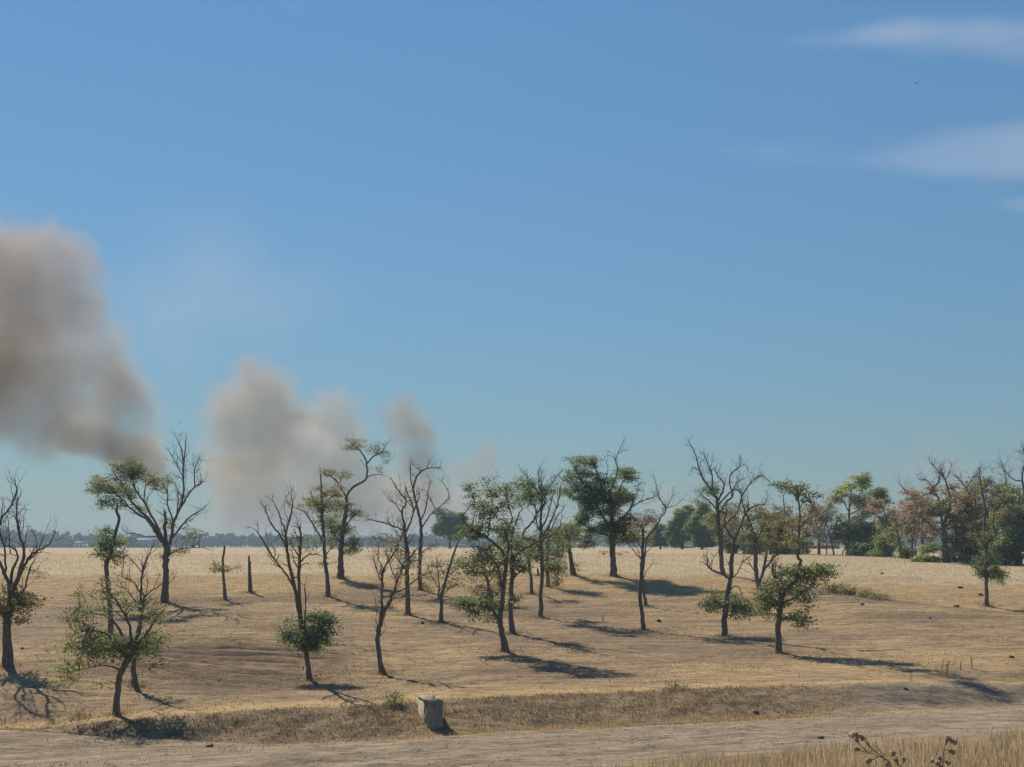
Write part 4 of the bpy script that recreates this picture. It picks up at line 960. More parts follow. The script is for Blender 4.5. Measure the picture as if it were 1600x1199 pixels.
tree('low_shrub', 'bright yellow-green low bush at the foot of the thick dark trunk', (1450, 879), [(1450, 879, 3), (1450, 872, 2), (1449, 866, 1)], [[(1450, 876, 1.6), (1460, 872, 1.2), (1466, 869, .8)], [(1450, 876, 1.6), (1440, 872, 1.2), (1434, 870, .8)]], [(1450, 874, 14, 6, 2, 'y'), (1464, 875, 8, 5, 2, 'g'), (1436, 875, 9, 5, 1.8, 'g')], group=G_ROW, seed=52, cat='bush', leafsize=.16)
tree('slender_tree', 'slender tree with dark leaf skirt standing on the hump before the right row', (1542, 947),
     [(1542, 947, 8), (1541, 915, 7.5), (1541, 880, 8.5), (1541, 850, 7.5), (1538, 820, 6.5), (1540, 800, 5.5), (1537, 780, 4.2), (1533, 760, 3.2), (1530, 730, 1.8)],
     [[(1541, 858, 4), (1527, 832, 4), (1522, 805, 3), (1515, 790, 2.5), (1500, 780, 1.6)], [(1541, 852, 4), (1551, 830, 3), (1553, 800, 2), (1560, 775, 1.4)], [(1540, 897, 2.8), (1518, 884, 2.6), (1503, 877, 2)], [(1539, 805, 2.5), (1548, 785, 2), (1556, 765, 1.2)], [(1534, 765, 1.8), (1545, 752, 1.4), (1550, 742, .9)], [(1541, 895, 3), (1555, 895, 2.4), (1568, 898, 1.4)]],
     [(1545, 888, 15, 13, 1.3, 'd'), (1560, 900, 12, 7, 1.1, 'd'), (1531, 889, 9, 8, 1.1, 'd'), (1563, 908, 6, 4, 1, 'd'), (1535, 875, 11, 9, .9, 'd'), (1552, 872, 11, 9, .9, 'd'), (1540, 850, 12, 14, .6, 'd'), (1530, 835, 12, 12, .35, 'o'), (1550, 825, 10, 12, .3, 's')],
     twigs=2.2, group=G_SLOPE, seed=53, tlen=.9)
tree('row_tree', 'brownish tree with dense undergrowth behind the slender skirted tree', (1522, 879), [(1522, 879, 6), (1520, 850, 5), (1522, 820, 4), (1528, 795, 3)], [[(1521, 830, 3), (1512, 812, 2), (1505, 800, 1.2)], [(1523, 820, 3), (1538, 802, 2), (1546, 790, 1.2)], [(1527, 800, 2.4), (1522, 770, 1.8), (1530, 745, 1)]],
     [(1525, 805, 20, 16, .6, 'b'), (1515, 830, 18, 18, .7, 'o'), (1535, 835, 18, 18, .8, 's'), (1525, 860, 22, 14, 1.1, 'd'), (1505, 858, 14, 14, .9, 'g'), (1540, 770, 16, 8, .35, 'r')], twigs=2.2, group=G_ROW, seed=54, leafsize=.16, tlen=1.2)
tree('dark_tree', 'dark tree with crooked bare top limbs cut by the right picture edge', (1592, 884),
     [(1592, 884, 12), (1591, 850, 11), (1590, 820, 9), (1594, 790, 7)],
     [[(1594, 795, 6), (1600, 770, 5), (1597, 745, 4), (1602, 720, 3), (1598, 700, 2)], [(1598, 752, 3), (1585, 750, 2.4), (1575, 742, 2), (1566, 730, 1.4)], [(1590, 825, 5), (1578, 800, 4), (1570, 775, 3), (1572, 750, 2), (1565, 722, 1.2)], [(1592, 835, 5), (1606, 810, 4), (1616, 780, 3)], [(1575, 790, 2.4), (1562, 780, 2), (1550, 765, 1.3)]],
     [(1578, 790, 18, 16, .8, 's'), (1590, 815, 20, 18, .9, 'd'), (1562, 815, 16, 18, .6, 'o'), (1590, 848, 22, 20, 1.2, 'd'), (1568, 850, 16, 20, 1.1, 'd'), (1612, 820, 20, 25, .9, 'd'), (1578, 868, 16, 12, 1.2, 'd'), (1575, 770, 12, 10, .6, 's'), (1555, 868, 12, 10, .8, 's')],
     twigs=2.4, group=G_ROW, seed=55, leafsize=.16, tlen=1.2)

# --- trees that fill the row
for k, (x, y, top, w, tn, t2, am, tw, lab) in enumerate([
        (1128, 865, 800, 20, 's', 'g', .6, 1.0, 'dull green tree across the field hidden mostly by the tall bare tree'),
        (1162, 866, 806, 20, 'o', 's', .6, 1.2, 'olive tree across the field right of the hooked-arm tree trunk'),
        (1204, 866, 796, 22, 'b', 'o', .5, 1.6, 'brownish thin tree across the field behind the twin-trunked tree'),
        (1262, 866, 800, 20, 's', 'p', .45, 1.8, 'grey-green thin tree across the field right of the crooked tree top'),
        (1280, 867, 790, 18, 'p', 's', .3, 2.4, 'greyish twiggy tree left of the two slim stems'),
        (1424, 874, 790, 18, 'p', 'o', .35, 2.4, 'grey twiggy tree left of the bright low bush'),
        (1443, 877, 772, 20, 'r', 'p', .35, 2.6, 'reddish twiggy tree directly above the bright low bush'),
        (1504, 879, 768, 20, 'b', 'o', .5, 2.2, 'brown thin tree right of the thick dark trunk'),
        (1553, 881, 764, 20, 'o', 's', .55, 2.0, 'olive tree right behind the slender skirted tree'),
        (1576, 882, 772, 18, 's', 'd', .7, 1.4, 'grey-green tree left of the right edge tree')]):
    r5 = np.random.default_rng(k + 300); h = y - top
    tr = [(x, y, 5), (x + r5.uniform(-3, 3), y - h * .35, 4), (x + r5.uniform(-4, 4), y - h * .65, 3), (x + r5.uniform(-6, 6), top + 4, 1.2)]
    lm = []
    for q in range(6):
        t0 = .3 + .09 * q; sd = 1 if q % 2 else -1; ax = x + (tr[2][0] - x) * t0
        lm.append([(ax, y - h * t0, 2.6), (ax + sd * w * r5.uniform(.25, .5), y - h * (t0 + .12), 1.9), (ax + sd * w * r5.uniform(.6, 1.0), y - h * min(1.02, t0 + r5.uniform(.22, .42)), 1)])
    lv = [(l[-1][0], l[-1][1], w * .5, h * .13, am, tn if q % 3 else t2) for q, l in enumerate(lm)] + [(x, y - h * .6, w * .8, h * .2, am * .8, t2), (x, y - h * .85, w * .6, h * .14, am, tn), (x + w * .2, y - h * .35, w * .7, h * .16, am * .7, t2)]
    tree('row_tree', lab, (x, y), tr, lm, lv, twigs=tw, group=G_ROW, seed=400 + k, leafsize=.155, tlen=1.2)
# --- undergrowth along the right row
for k, (x, y, w, h, tn, lab) in enumerate([
        (1335, 869, 13, 16, 'g', 'green undergrowth bush below the domed yellow-green tree'),
        (1362, 869.5, 15, 20, 'g', 'tall green undergrowth bush below the dense straight-trunked tree'),
        (1383, 870.5, 14, 22, 'g', 'green undergrowth bush at the foot of the rusty tree'),
        (1417, 873, 11, 14, 'd', 'dark bluish undergrowth bush left of the gap in the row'),
        (1497, 879, 14, 20, 's', 'grey-green undergrowth bush just right of the thick dark trunk'),
        (1512, 879, 14, 22, 'o', 'olive-brown undergrowth bush behind the pale branch of the slender tree'),
        (1560, 882, 15, 26, 's', 'grey-green undergrowth bush between the slender tree and the right edge tree'),
        (1245, 866, 16, 22, 's', 'grey-green bush behind the crooked tree across the field'),
        (1215, 866, 18, 24, 'o', 'olive bush across the field behind the twin-trunked tree'),
        (1180, 866, 16, 22, 's', 'dull green bush across the field left of the twin-trunked tree'),
        (1150, 865, 16, 24, 'g', 'green bush across the field behind the hooked-arm tree')]):
    tree('undergrowth_bush', lab, (x, y), [(x, y, 3), (x + 1, y - h * .6, 2), (x, y - h * 1.3, 1)], [[(x, y - 3, 2), (x + w * .4, y - h * .7, 1.4), (x + w * .7, y - h * 1.1, .8)], [(x, y - 3, 2), (x - w * .4, y - h * .6, 1.4), (x - w * .7, y - h, .8)]],
         [(x, y - h * .5, w, h * .55, .9, tn), (x + w * .5, y - h * .45, w * .7, h * .5, .8, tn), (x - w * .5, y - h * .4, w * .7, h * .45, .8, 's'), (x, y - h * 1.0, w * .8, h * .45, .6, tn)], seed=80 + k, cat='bush', group='undergrowth in the right row', twigs=1.0, tlen=.8, sink=.1, leafsize=.16)
# --- weedy bushes along the right hollow
for k, (x, y, w, h, tn, lab) in enumerate([
        (1303, 925, 16, 12, 'w', 'yellowish weedy bush at the foot of the crooked tree, leftmost in the hollow'),
        (1327, 929, 14, 12, 'w', 'yellow-olive weed clump in the hollow, second from the crooked tree'),
        (1350, 934, 13, 10, 'w', 'dull olive weed clump midway along the hollow on the hump'),
        (1376, 938, 14, 8, 'o', 'low dark olive weed clump at the far end of the hollow')]):
    tree('weed_bush', lab, (x, y), [(x, y, 2.4), (x + 1, y - h * .6, 1.6), (x, y - h * 1.2, .8)], [[(x, y - 2, 1.4), (x + w * .4, y - h * .7, 1), (x + w * .7, y - h, .7)], [(x, y - 2, 1.4), (x - w * .4, y - h * .6, 1), (x - w * .7, y - h * .9, .7)]],
         [(x, y - h * .6, w, h * .6, .5, tn), (x + w * .4, y - h * .4, w * .6, h * .45, .5, 'b'), (x - w * .4, y - h * .5, w * .6, h * .5, .45, 'o')], seed=60 + k, cat='bush', group='weedy bushes in the hollow', twigs=2.5, tlen=.35, sink=.1)
tree('green_bush', 'small fresh green bush left of the concrete abutment', (615, 1105), [(615, 1105, 3), (616, 1094, 2), (618, 1080, 1.2)], [[(615, 1100, 1.6), (607, 1092, 1.2), (603, 1085, .8)], [(616, 1098, 1.6), (622, 1088, 1.2), (624, 1080, .8)]],
     [(613, 1096, 10, 8, 1.2, 's'), (619, 1085, 6, 8, 1.3, 'y'), (606, 1100, 6, 6, 1, 's')], seed=70, cat='bush', sink=.1, leafsize=.09)
tree('green_bush', 'small grey-green bush on the bank top right of centre', (1055, 1078), [(1055, 1078, 2.4), (1055, 1070, 1.6), (1056, 1064, 1)], [[(1055, 1074, 1.2), (1061, 1069, .9)], [(1055, 1074, 1.2), (1048, 1070, .9)]], [(1055, 1072, 8, 6, 1, 's'), (1044, 1075, 6, 3, .8, 's')], seed=71, cat='bush', sink=.1, leafsize=.08)
tree('dry_tuft', 'small dry brown tuft on the slope left of the leaning-trunk tree', (124, 1122), [(124, 1122, 1.6), (124, 1116, 1.2), (123, 1111, .8)], [[(124, 1120, 1), (127, 1115, .8), (129, 1110, .6)], [(124, 1120, 1), (121, 1115, .8), (120, 1110, .6)]], [(124, 1117, 4, 4, 1.3, 'b')], seed=72, cat='weed', twigs=6, tlen=.2, sink=.06, leafsize=.08)

# ------------------------------------------------------------------ fallen leaves and sticks under the trees (uncountable)
def litter():
    rng = np.random.default_rng(321)
    TP = np.array(TREE_POS); n = 9000
    k = rng.integers(0, len(TP), n)
    d = np.abs(rng.normal(size=n)) * 2.2 + .15; an = rng.uniform(0, 2 * math.pi, n)
    X = TP[k, 0] + np.cos(an) * d; Y = TP[k, 1] + np.sin(an) * d
    P = np.stack([X, Y, hz(X, Y) + .012], -1)
    L = rng.uniform(.03, .09, (n, 1)); L[rng.random(n) < .12] *= 3.5
    a2 = rng.uniform(0, math.pi, n); u = np.stack([np.cos(a2), np.sin(a2), rng.uniform(-.1, .25, n)], -1); v = np.stack([-np.sin(a2), np.cos(a2), rng.uniform(-.2, .3, n)], -1)
    W = np.minimum(L * .35, .02)
    V = np.stack([P - u * L, P + v * W, P + u * L + (0, 0, .015), P - v * W], 1).reshape(-1, 3)
    q = np.arange(n)[:, None] * 4
    T = np.concatenate([q + np.array([[0, 1, 2]]), q + np.array([[0, 2, 3]])])
    c = palette(n, (0.07, 0.05, 0.035), (0.24, 0.17, 0.10), rng)
    tag(mesh_np('leaf_litter', V, T, M_STRAW, attrs={'tint': np.repeat(c, 4, axis=0)}), 'brown fallen leaves and sticks under the trees', kind='stuff')
    # grass left standing round the trunks
    n = 9000; k = rng.integers(0, len(TP), n); d = np.abs(rng.normal(size=n)) * .35 + .18; an = rng.uniform(0, 2 * math.pi, n)
    X = TP[k, 0] + np.cos(an) * d; Y = TP[k, 1] + np.sin(an) * d
    blades('trunk_grass', np.stack([X, Y, hz(X, Y)], -1), rng.uniform(.05, .22, n), rng.uniform(.01, .03, n), palette(n, (0.20, 0.15, 0.08), (0.42, 0.32, 0.18), rng), M_STRAW, 'ungrazed dry grass around the tree feet', .7, rng)
litter()

# ------------------------------------------------------------------ concrete abutment in the ditch
C0 = hit(672, 1143)
ab = empty('concrete_abutment', C0)
ROT = math.radians(17)
sA = C0[1] / FPX
top_z = px(672, 1099, C0[1])[2]
hgt = top_z - C0[2]
ux = np.array((math.cos(ROT), math.sin(ROT), 0)); uy = np.array((-math.sin(ROT), math.cos(ROT), 0))
Wd, Ln = 0.46, 1.9
ctr = np.array((C0[0], C0[1], 0)) + ux * Wd / 2 + uy * Ln / 2
a = Acc(); zb = C0[2] + hgt * 0.50
a.box((*ctr[:2], (C0[2] - .3 + top_z) / 2), (Wd / 2, Ln / 2, (top_z - C0[2] + .3) / 2), ROT)
a.build('wall', M_CONC, ab)
a = Acc(); a.box((*ctr[:2], top_z + .034), (Wd / 2 + .02, Ln / 2 + .02, .03), ROT); a.build('cap_slab', M_CONC, ab)
a = Acc(); c = ctr - uy * (Ln / 2 + .006)
a.box((*c[:2], (C0[2] - .3 + zb) / 2), (Wd / 2 - .01, .014, (zb - C0[2] + .3) / 2), ROT)
a.build('plinth', M_CONC, ab)
for k in range(4):
    a = Acc(); c = ctr - uy * (Ln / 2 + .008) + ux * (-Wd * .36 + Wd * .24 * k)
    a.box((*c[:2], (zb + top_z) / 2), (.022, .010, (top_z - zb) / 2 - .03), ROT)
    a.build('rib', M_CONC, ab)
a = Acc(); c = ctr - ux * (Wd / 2 + .01) - uy * .1
a.box((*c[:2], (zb + top_z) / 2 - .02), (.014, .05, (top_z - zb) / 2 - .06), ROT, .01, RNG)
a.build('pilaster', M_CONC, ab)
tag(ab, 'square weathered concrete abutment standing in the ditch, one side in shadow', 'abutment')
# earth cap piled on top of the abutment
def clod(name, c, rx, ry, rz, mat, label, cat, group=None, seed=0, sub=2, rough=1.1):
    import bmesh
    rng = np.random.default_rng(seed + 500)
    bm = bmesh.new(); bmesh.ops.create_icosphere(bm, subdivisions=sub, radius=1.0)
    V = np.array([v.co[:] for v in bm.verts]); F = np.array([[v.index for v in f.verts] for f in bm.faces]); bm.free()
    nn = 1 + rough * fbm(V[:, 0] * 2.1 + seed, V[:, 1] * 2.1 + V[:, 2] * 1.9, seed, 3)
    V = V * nn[:, None] * np.array((rx, ry, rz))
    o = mesh_np(name, V, F, mat, smooth=False)
    o.location = [float(q) for q in c]
    return tag(o, label, cat, group)
M_EARTH = simple_mat('cap_earth', (0.26, 0.19, 0.13), .35, 4.0, 1.0, .5)
clod('earth_heap', (*(ctr + uy * .2)[:2], top_z + .06), .24, .70, .05, M_EARTH, 'brown earth heap capping the concrete abutment', 'earth heap', seed=3, sub=3, rough=.45)

# ------------------------------------------------------------------ dark clods and dung heaps on the slope
CL = [(1378, 897, 5, 'dark clod at the field edge right of the right tree group'), (1500, 919, 5, 'dark clod left of the slender skirted tree, upper of two'),
      (1533, 931, 6, 'dark clod touching the foot of the slender skirted tree'), (1348, 946, 5, 'dark clod on the hump below the weed clumps'),
      (1494, 949, 5, 'dark clod on the crest of the right hump'), (1453, 967, 5, 'small dark clod in the middle of the right hump'),
      (1581, 1028, 6, 'dark clod low on the slope near the right picture edge'), (1283, 1155, 7, 'dark lump lying on the dirt track edge'),
      (70, 937, 6, 'dark clod between the left edge tree and the bushy tree'), (1182, 1116, 7, 'brown lump at the foot of the bare ditch side'),
      (328, 1167, 7, 'dark lump on the pale hump left of the abutment'), (660, 975, 6, 'dark clod beside the foot of the leaning bare trunk'),
      (1030, 972, 6, 'dark low clump right of the dying tree foot'), (1415, 1077, 4, 'dark clod on the bare ditch side at right'), (35, 1014, 4, 'tiny dark clod on the ridged hollow right of the edge tree')]
for k, (x, y, r, lab) in enumerate(CL):
    p = hit(x, y); s = p[1] / FPX
    clod('earth_clod', (p[0], p[1], p[2] + r * s * .10), r * s * .62 * (1 + .3 * math.sin(k * 2.1)), r * s * .55, r * s * .45, M_CLOD, lab, 'clod', 'dark clods lying on the slope', seed=20 + k)

# ------------------------------------------------------------------ dry stalks
def stalks(name, label, x, y, n, spread, hpx, cat='weed', seed=0, col=(0.20, 0.11, 0.06), head=False):
    rng = np.random.default_rng(seed + 900)
    p = hit(x, y); s = p[1] / FPX
    root = empty(name, p)
    for k in range(n):
        q = p + np.array((rng.uniform(-1, 1) * spread * s, rng.uniform(-1, 1) * spread * s, 0)); q[2] = float(hz(q[0], q[1])) - .03
        h = hpx * s * rng.uniform(.6, 1.1); d = rng.normal(size=2) * .18 * h
        P = np.array([q, q + (d[0] * .3, d[1] * .3, h * .5), q + (d[0], d[1], h)])
        a = Acc(); a.tube(P, np.array([.014, .011, .006]), 4)
        for _ in range(4):
            t = rng.uniform(.4, .95); b0 = q + np.array((d[0] * t * t, d[1] * t * t, h * t))
            a.tube(np.array([b0, b0 + rng.normal(size=3) * .1 * h + (0, 0, .1 * h)]), np.array([.007, .010]), 3)
        a.build('stalk', M_STALK, root)
    tag(root, label, cat)
M_STALK = simple_mat('dry_stalk', (0.21, 0.125, 0.07), .3, 12.0)
stalks('dry_stalks', 'cluster of reddish dry stalks left of a pair on the golden strip', 1478, 1049, 6, 9, 17, seed=1)
stalks('dry_stalks', 'forked dry weed between two stalk clusters on the golden strip', 1502, 1048, 2, 2, 16, seed=2)
stalks('dry_stalks', 'tall lone dry weed rightmost on the golden strip', 1519, 1046, 2, 2, 26, seed=3)
stalks('dry_stalks', 'single forked dark stalk on the pale verge above the bare ditch side', 1423, 1066, 2, 2, 14, seed=4)
stalks('dry_stalks', 'three short reddish stalks in a row at the left picture edge', 12, 1131, 4, 11, 10, seed=5)
stalks('dry_stalks', 'small dead weed on the slope left of the dying tree', 941, 971, 3, 3, 12, seed=6)
stalks('dry_stalks', 'thin dry stalk on the ditch bank top below the crooked tree', 1248, 1060, 1, 1, 11, seed=7)

# ------------------------------------------------------------------ thistles close to the camera
M_HEAD = simple_mat('thistle_down', (0.46, 0.37, 0.27), .3, 60.0)
M_CUP = simple_mat('thistle_cup', (0.24, 0.17, 0.115), .3, 60.0)
def thistle(label, D, stems, seed):
    rng = np.random.default_rng(seed + 40)
    x0 = stems[0][0][0]
    b = px(x0, 1199, D); b[2] = float(hz(b[0], D))
    root = empty('dry_thistle', b)
    s = D / FPX
    for st in stems:
        pts = [px(x, y, D + o) for x, y, o in st[:-1] if y is not None]
        if st[-1] == 'root': pts = [b - np.array((0, 0, .05)), (b + pts[0]) / 2 + rng.normal(size=3) * .01] + pts
        P = catmull(np.array(pts), 4)
        a = Acc(); a.tube(P, np.linspace(.0065 if st[-1] == 'root' else .0042, .0026, len(P)), 5); a.build('stem', M_STALK, root, smooth=True)
        if st[-1] != 'bare':
            e = P[-1]; r = rng.uniform(.013, .019)
            d = P[-1] - P[-3]; d /= np.linalg.norm(d)
            a = Acc(); a.tube(np.array([e - d * r * .4, e + d * r * .3, e + d * r * 1.0, e + d * r * 1.4]), np.array([r * .3, r * .95, r * .85, r * .5]), 8, .25, rng)
            cup = a.build('cup', M_CUP, root, smooth=True)
            n = 70; dv = rng.normal(size=(n, 3)); dv /= np.linalg.norm(dv, axis=1)[:, None]; dv = dv + d * 1.1; dv /= np.linalg.norm(dv, axis=1)[:, None]
            a = Acc(); c0 = e + d * r * .9
            for q in dv: a.tube(np.array([c0, c0 + q * r * rng.uniform(1.1, 1.9)]), np.array([.0032, .0022]), 3)
            a.build('down', M_HEAD, root)
    tag(root, label, 'thistle', 'dry thistles in the near grass')
thistle('dry thistle with pale fluffy heads leaning left, nearest the camera', 9.0,
        [[(1393, 1203, 0), (1378, 1183, .05), (1360, 1168, .1), (1349, 1156, .1), 'root'], [(1362, 1170, .1), (1350, 1152, .08), (1340, 1149, .1), 'head'], [(1378, 1184, .05), (1362, 1177, .15), (1348, 1174, .2), (1342, 1172, .2), 'head'], [(1356, 1176, .1), (1345, 1165, .1), (1341, 1160, .1), 'head'],
         [(1383, 1190, .05), (1376, 1175, -.05), (1368, 1165, -.1), 'bare'], [(1349, 1157, .1), (1340, 1152, .15), (1333, 1150, .2), 'head'], [(1372, 1182, .05), (1366, 1186, 0), (1361, 1188, 0), 'head'], [(1388, 1196, .05), (1390, 1191, .1), (1389, 1192, .1), 'head']], 1)
thistle('dry thistle with few heads on short stems between the two taller thistles', 9.6,
        [[(1408, 1206, 0), (1405, 1196, 0), (1402, 1191, 0), 'root'], [(1406, 1200, 0), (1411, 1193, .05), (1412, 1190, .05), 'head'], [(1403, 1196, 0), (1397, 1188, .05), (1396, 1182, .05), 'head']], 2)
thistle('upright dry thistle with clustered heads, rightmost of the three thistles', 9.3,
        [[(1472, 1208, 0), (1474, 1190, 0), (1475, 1172, 0), (1479, 1159, 0), 'root'], [(1475, 1172, 0), (1480, 1172, .05), (1483, 1173, .05), 'head'], [(1476, 1165, 0), (1483, 1158, 0), (1486, 1158, 0), 'head'], [(1474, 1190, 0), (1476, 1189, .05), (1478, 1190, .05), 'head'], [(1473, 1200, 0), (1464, 1193, 0), (1458, 1190, .05), 'head'], [(1473, 1198, 0), (1472, 1192, .1), (1470, 1188, .1), 'head'], [(1473, 1202, 0), (1468, 1198, .05), (1467, 1196, .05), 'head']], 3)

# ------------------------------------------------------------------ birds
def bird(label, x, y, D, span, yaw):
    c = px(x, y, D)
    root = empty('bird', c); root.rotation_euler = (0, 0, yaw)
    a = Acc(); L = span * .5
    a.tube(np.array([(0, -L * .6, .02 * L), (0, -L * .3, 0), (0, 0, 0), (0, L * .35, 0), (0, L * .5, .03 * L), (0, L * .62, .02 * L)]), np.array([.01, .09, .12, .09, .06, .01]) * L, 8)
    V = np.array([(0, -.6, .02), (-.14, -.85, .02), (.14, -.85, .02)]) * L; a.add(V, None, [[0, 1, 2]])
    o = mesh_np('body', np.vstack(a.v), [np.vstack(a.q), np.vstack(a.t)], M_BIRD, root, True)
    for sd in (-1, 1):
        V = np.array([(0.06 * sd, .22, .03), (.06 * sd, -.16, .03), (.5 * sd, .30, .20), (.5 * sd, -.1, .19), (1.0 * sd, .02, .30), (.95 * sd, -.14, .29)]) * L
        V = np.vstack([V, V - np.array((0, 0, .025 * L))])
        Q = [[0, 1, 3, 2], [2, 3, 5, 4], [6, 8, 9, 7], [8, 10, 11, 9], [0, 2, 8, 6], [2, 4, 10, 8], [4, 5, 11, 10], [5, 3, 9, 11], [3, 1, 7, 9]]
        mesh_np('wing', V, np.array(Q), M_BIRD, root)
    tag(root, label, 'bird', 'birds in flight')
bird('small dark bird gliding above the forked tree beside the brown smoke', 282, 661, 150, .75, math.radians(25))
bird('tiny dark bird high in the blue sky below the upper cloud', 1432, 130, 150, .62, math.radians(-50))

# ------------------------------------------------------------------ far buildings and walls beyond the field
def shed(name, label, x0, x1, ytop, ybot, D, wall, roof, depth=9.0, ridge=.35, cat='building', doors=2, flat_roof=False):
    A, Bq = px(x0, ybot, D), px(x1, ybot, D)
    w = Bq[0] - A[0]; zt = px(x0, ytop, D)[2]; zb = float(hz(A[0], D)) - .3
    cx = (A[0] + Bq[0]) / 2
    root = empty(name, (cx, D, zb))
    h = zt - zb; eh = h * (1 if flat_roof else 1 - ridge)
    a = Acc(); a.box((cx, D + depth / 2, zb + eh / 2), (w / 2, depth / 2, eh / 2)); a.build('wall', wall, root)
    a = Acc(); o = .25
    if flat_roof:
        a.box((cx, D + depth / 2, zb + eh + .09), (w / 2 + o, depth / 2 + o, .08))
    else:
        z0, z1 = zb + eh + .004, zb + h
        V = [(A[0] - o, D - o, z0), (Bq[0] + o, D - o, z0), (Bq[0] + o, D + depth + o, z0), (A[0] - o, D + depth + o, z0), (A[0] - o, D + depth / 2, z1), (Bq[0] + o, D + depth / 2, z1)]
        a.add(V, [[0, 1, 5, 4], [2, 3, 4, 5], [0, 3, 2, 1]], [[0, 4, 3], [1, 2, 5]])
    a.build('roof', roof, root)
    for k in range(doors):
        a = Acc(); fx = A[0] + w * (k + .6) / (doors + .2)
        a.box((fx, D - .03, zb + .3 + eh * .33), (w / (doors + 1) * .25, .05, eh * .32)); a.build('door', M_DARKDOOR, root)
    tag(root, label, cat)
M_DARKDOOR = simple_mat('dark_door', (.06, .06, .065), .2, 1.0)
M_WHITE = simple_mat('white_render', (.62, .60, .56), .12, .5)
M_DKWALL = simple_mat('dark_sheeting', (.035, .045, .05), .2, .3)
M_GREY = simple_mat('grey_sheeting', (.30, .33, .34), .15, .3)
M_TEAL = simple_mat('dark_green_sheeting', (.02, .05, .055), .2, .3)
M_ORANGE = simple_mat('orange_paint', (.52, .13, .06), .3, 2.0)
M_REDROOF = simple_mat('red_tile', (.36, .12, .085), .25, 1.0)
shed('farm_shed', 'far white shed below the treeline beyond the left field', 115, 131, 846.5, 855.5, 980, M_WHITE, M_GREY, doors=2)
shed('long_barn', 'very long dark low barn at the horizon behind the left edge tree', -60, 112, 850, 855.8, 1000, M_DKWALL, M_DKWALL, 14, doors=5)
shed('farm_shed', 'tall dark green block at the horizon between leaning trunk and forked tree', 197, 208, 839.5, 855.5, 1010, M_TEAL, M_TEAL, 10, doors=1, flat_roof=True)
shed('farm_shed', 'long blue-grey shed at the horizon behind the forked tree', 209, 246, 841.5, 855.5, 1015, M_GREY, M_GREY, 12, doors=3)
shed('pale_wall', 'long pale low wall behind the dark round far tree', 712, 772, 850.5, 857.5, 520, M_WHITE, M_GREY, 3, doors=1, flat_roof=True, cat='wall')
shed('pale_wall', 'short pale low wall by the orange hut left of the big leafy tree', 884, 900, 850, 857, 480, M_WHITE, M_GREY, 4, doors=1, flat_roof=True, cat='wall')
shed('orange_hut', 'small orange-red hut at the far field edge left of the big leafy tree', 902, 917, 849, 857.5, 430, M_ORANGE, M_ORANGE, 4, doors=2, cat='hut')
shed('farm_house', 'low red-roofed building glimpsed beyond the field right of the crooked tree', 1262, 1312, 851, 860.5, 330, M_WHITE, M_REDROOF, 8, ridge=.6, doors=3)
shed('orange_hut', 'small low orange shed between the two far thicket trees', 1054, 1082, 853.5, 858.5, 400, M_WHITE, M_REDROOF, 5, ridge=.5, doors=1, cat='hut')

# ------------------------------------------------------------------ the far wood along the horizon (one mass)
def far_wood():
    rng = np.random.default_rng(77)
    a_c = []; a_s = []
    for x in np.arange(-1250, 1250, 6.0):
        prof = 13 + 5.5 * vnoise(np.array([x * .011]), np.array([0.3]), 5)[0] * 2 + 2.5 * vnoise(np.array([x * .05]), np.array([0.7]), 6)[0] * 2
        for row in range(3):
            X = x + rng.uniform(-4, 4); Y = 1180 + row * 35 + rng.uniform(-14, 14) + 40 * math.sin(x * .004)
            h = max(4.5, prof * rng.uniform(.75, 1.08)) * (1 + .05 * row)
            g = float(hz(X, Y))
            n = 50
            dv = rng.normal(size=(n, 3)); dv /= np.linalg.norm(dv, axis=1)[:, None]
            C = np.array((X, Y, g + h * .52)) + dv * rng.random((n, 1)) ** .4 * np.array((5.2, 5.2, h * .5))
            a_c.append(C); a_s.append(np.full(n, 3.3))
    C = np.vstack(a_c); S = np.concatenate(a_s); n = len(C)
    d = rng.normal(size=(n, 3)); d /= np.linalg.norm(d, axis=1)[:, None]
    s = np.cross(d, rng.normal(size=(n, 3))); s /= np.linalg.norm(s, axis=1)[:, None]
    L = S[:, None] * rng.uniform(.6, 1.2, (n, 1))
    V = np.stack([C - d * L * .5, C + s * L * .5, C + d * L * .5, C - s * L * .5], 1)
    V[..., 2] = np.maximum(V[..., 2], hz(V[..., 0], V[..., 1]) + .02)
    V = V.reshape(-1, 3)
    k = np.arange(n)[:, None] * 4
    T = np.concatenate([k + np.array([[0, 1, 2]]), k + np.array([[0, 2, 3]])])
    cols = np.array((.030, .046, .036)) * rng.uniform(.6, 1.3, (n, 1))
    o = mesh_np('treeline', V, T, M_LEAF, attrs={'tint': np.repeat(cols, 4, axis=0)})
    tag(o, 'distant blue-hazed wood along the horizon', kind='stuff')
far_wood()

# ------------------------------------------------------------------ haze in the air
def volume_mat(name, build):
    m = bpy.data.materials.new(name); m.use_nodes = True
    nt = m.node_tree
    nt.nodes.remove(nt.nodes['Principled BSDF'])
    out = nt.nodes['Material Output']
    pv = nd(nt, 'ShaderNodeVolumePrincipled')
    build(nt, pv)
    nt.links.new(pv.outputs[0], out.inputs['Volume'])
    return m
def hz_build(nt, pv):
    pv.inputs['Color'].default_value = (.50, .68, .86, 1)
    pv.inputs['Density'].default_value = 0.00034
    pv.inputs['Anisotropy'].default_value = 0.0
a = Acc(); zlo, zhi = float(H.min()) - 1.0, CZ + 24.0
a.box((0, 770, (zlo + zhi) / 2), (1310, 835, (zhi - zlo) / 2))
haze = a.build('haze', volume_mat('haze_air', hz_build))
tag(haze, 'thin blue air haze over the plain', kind='stuff')

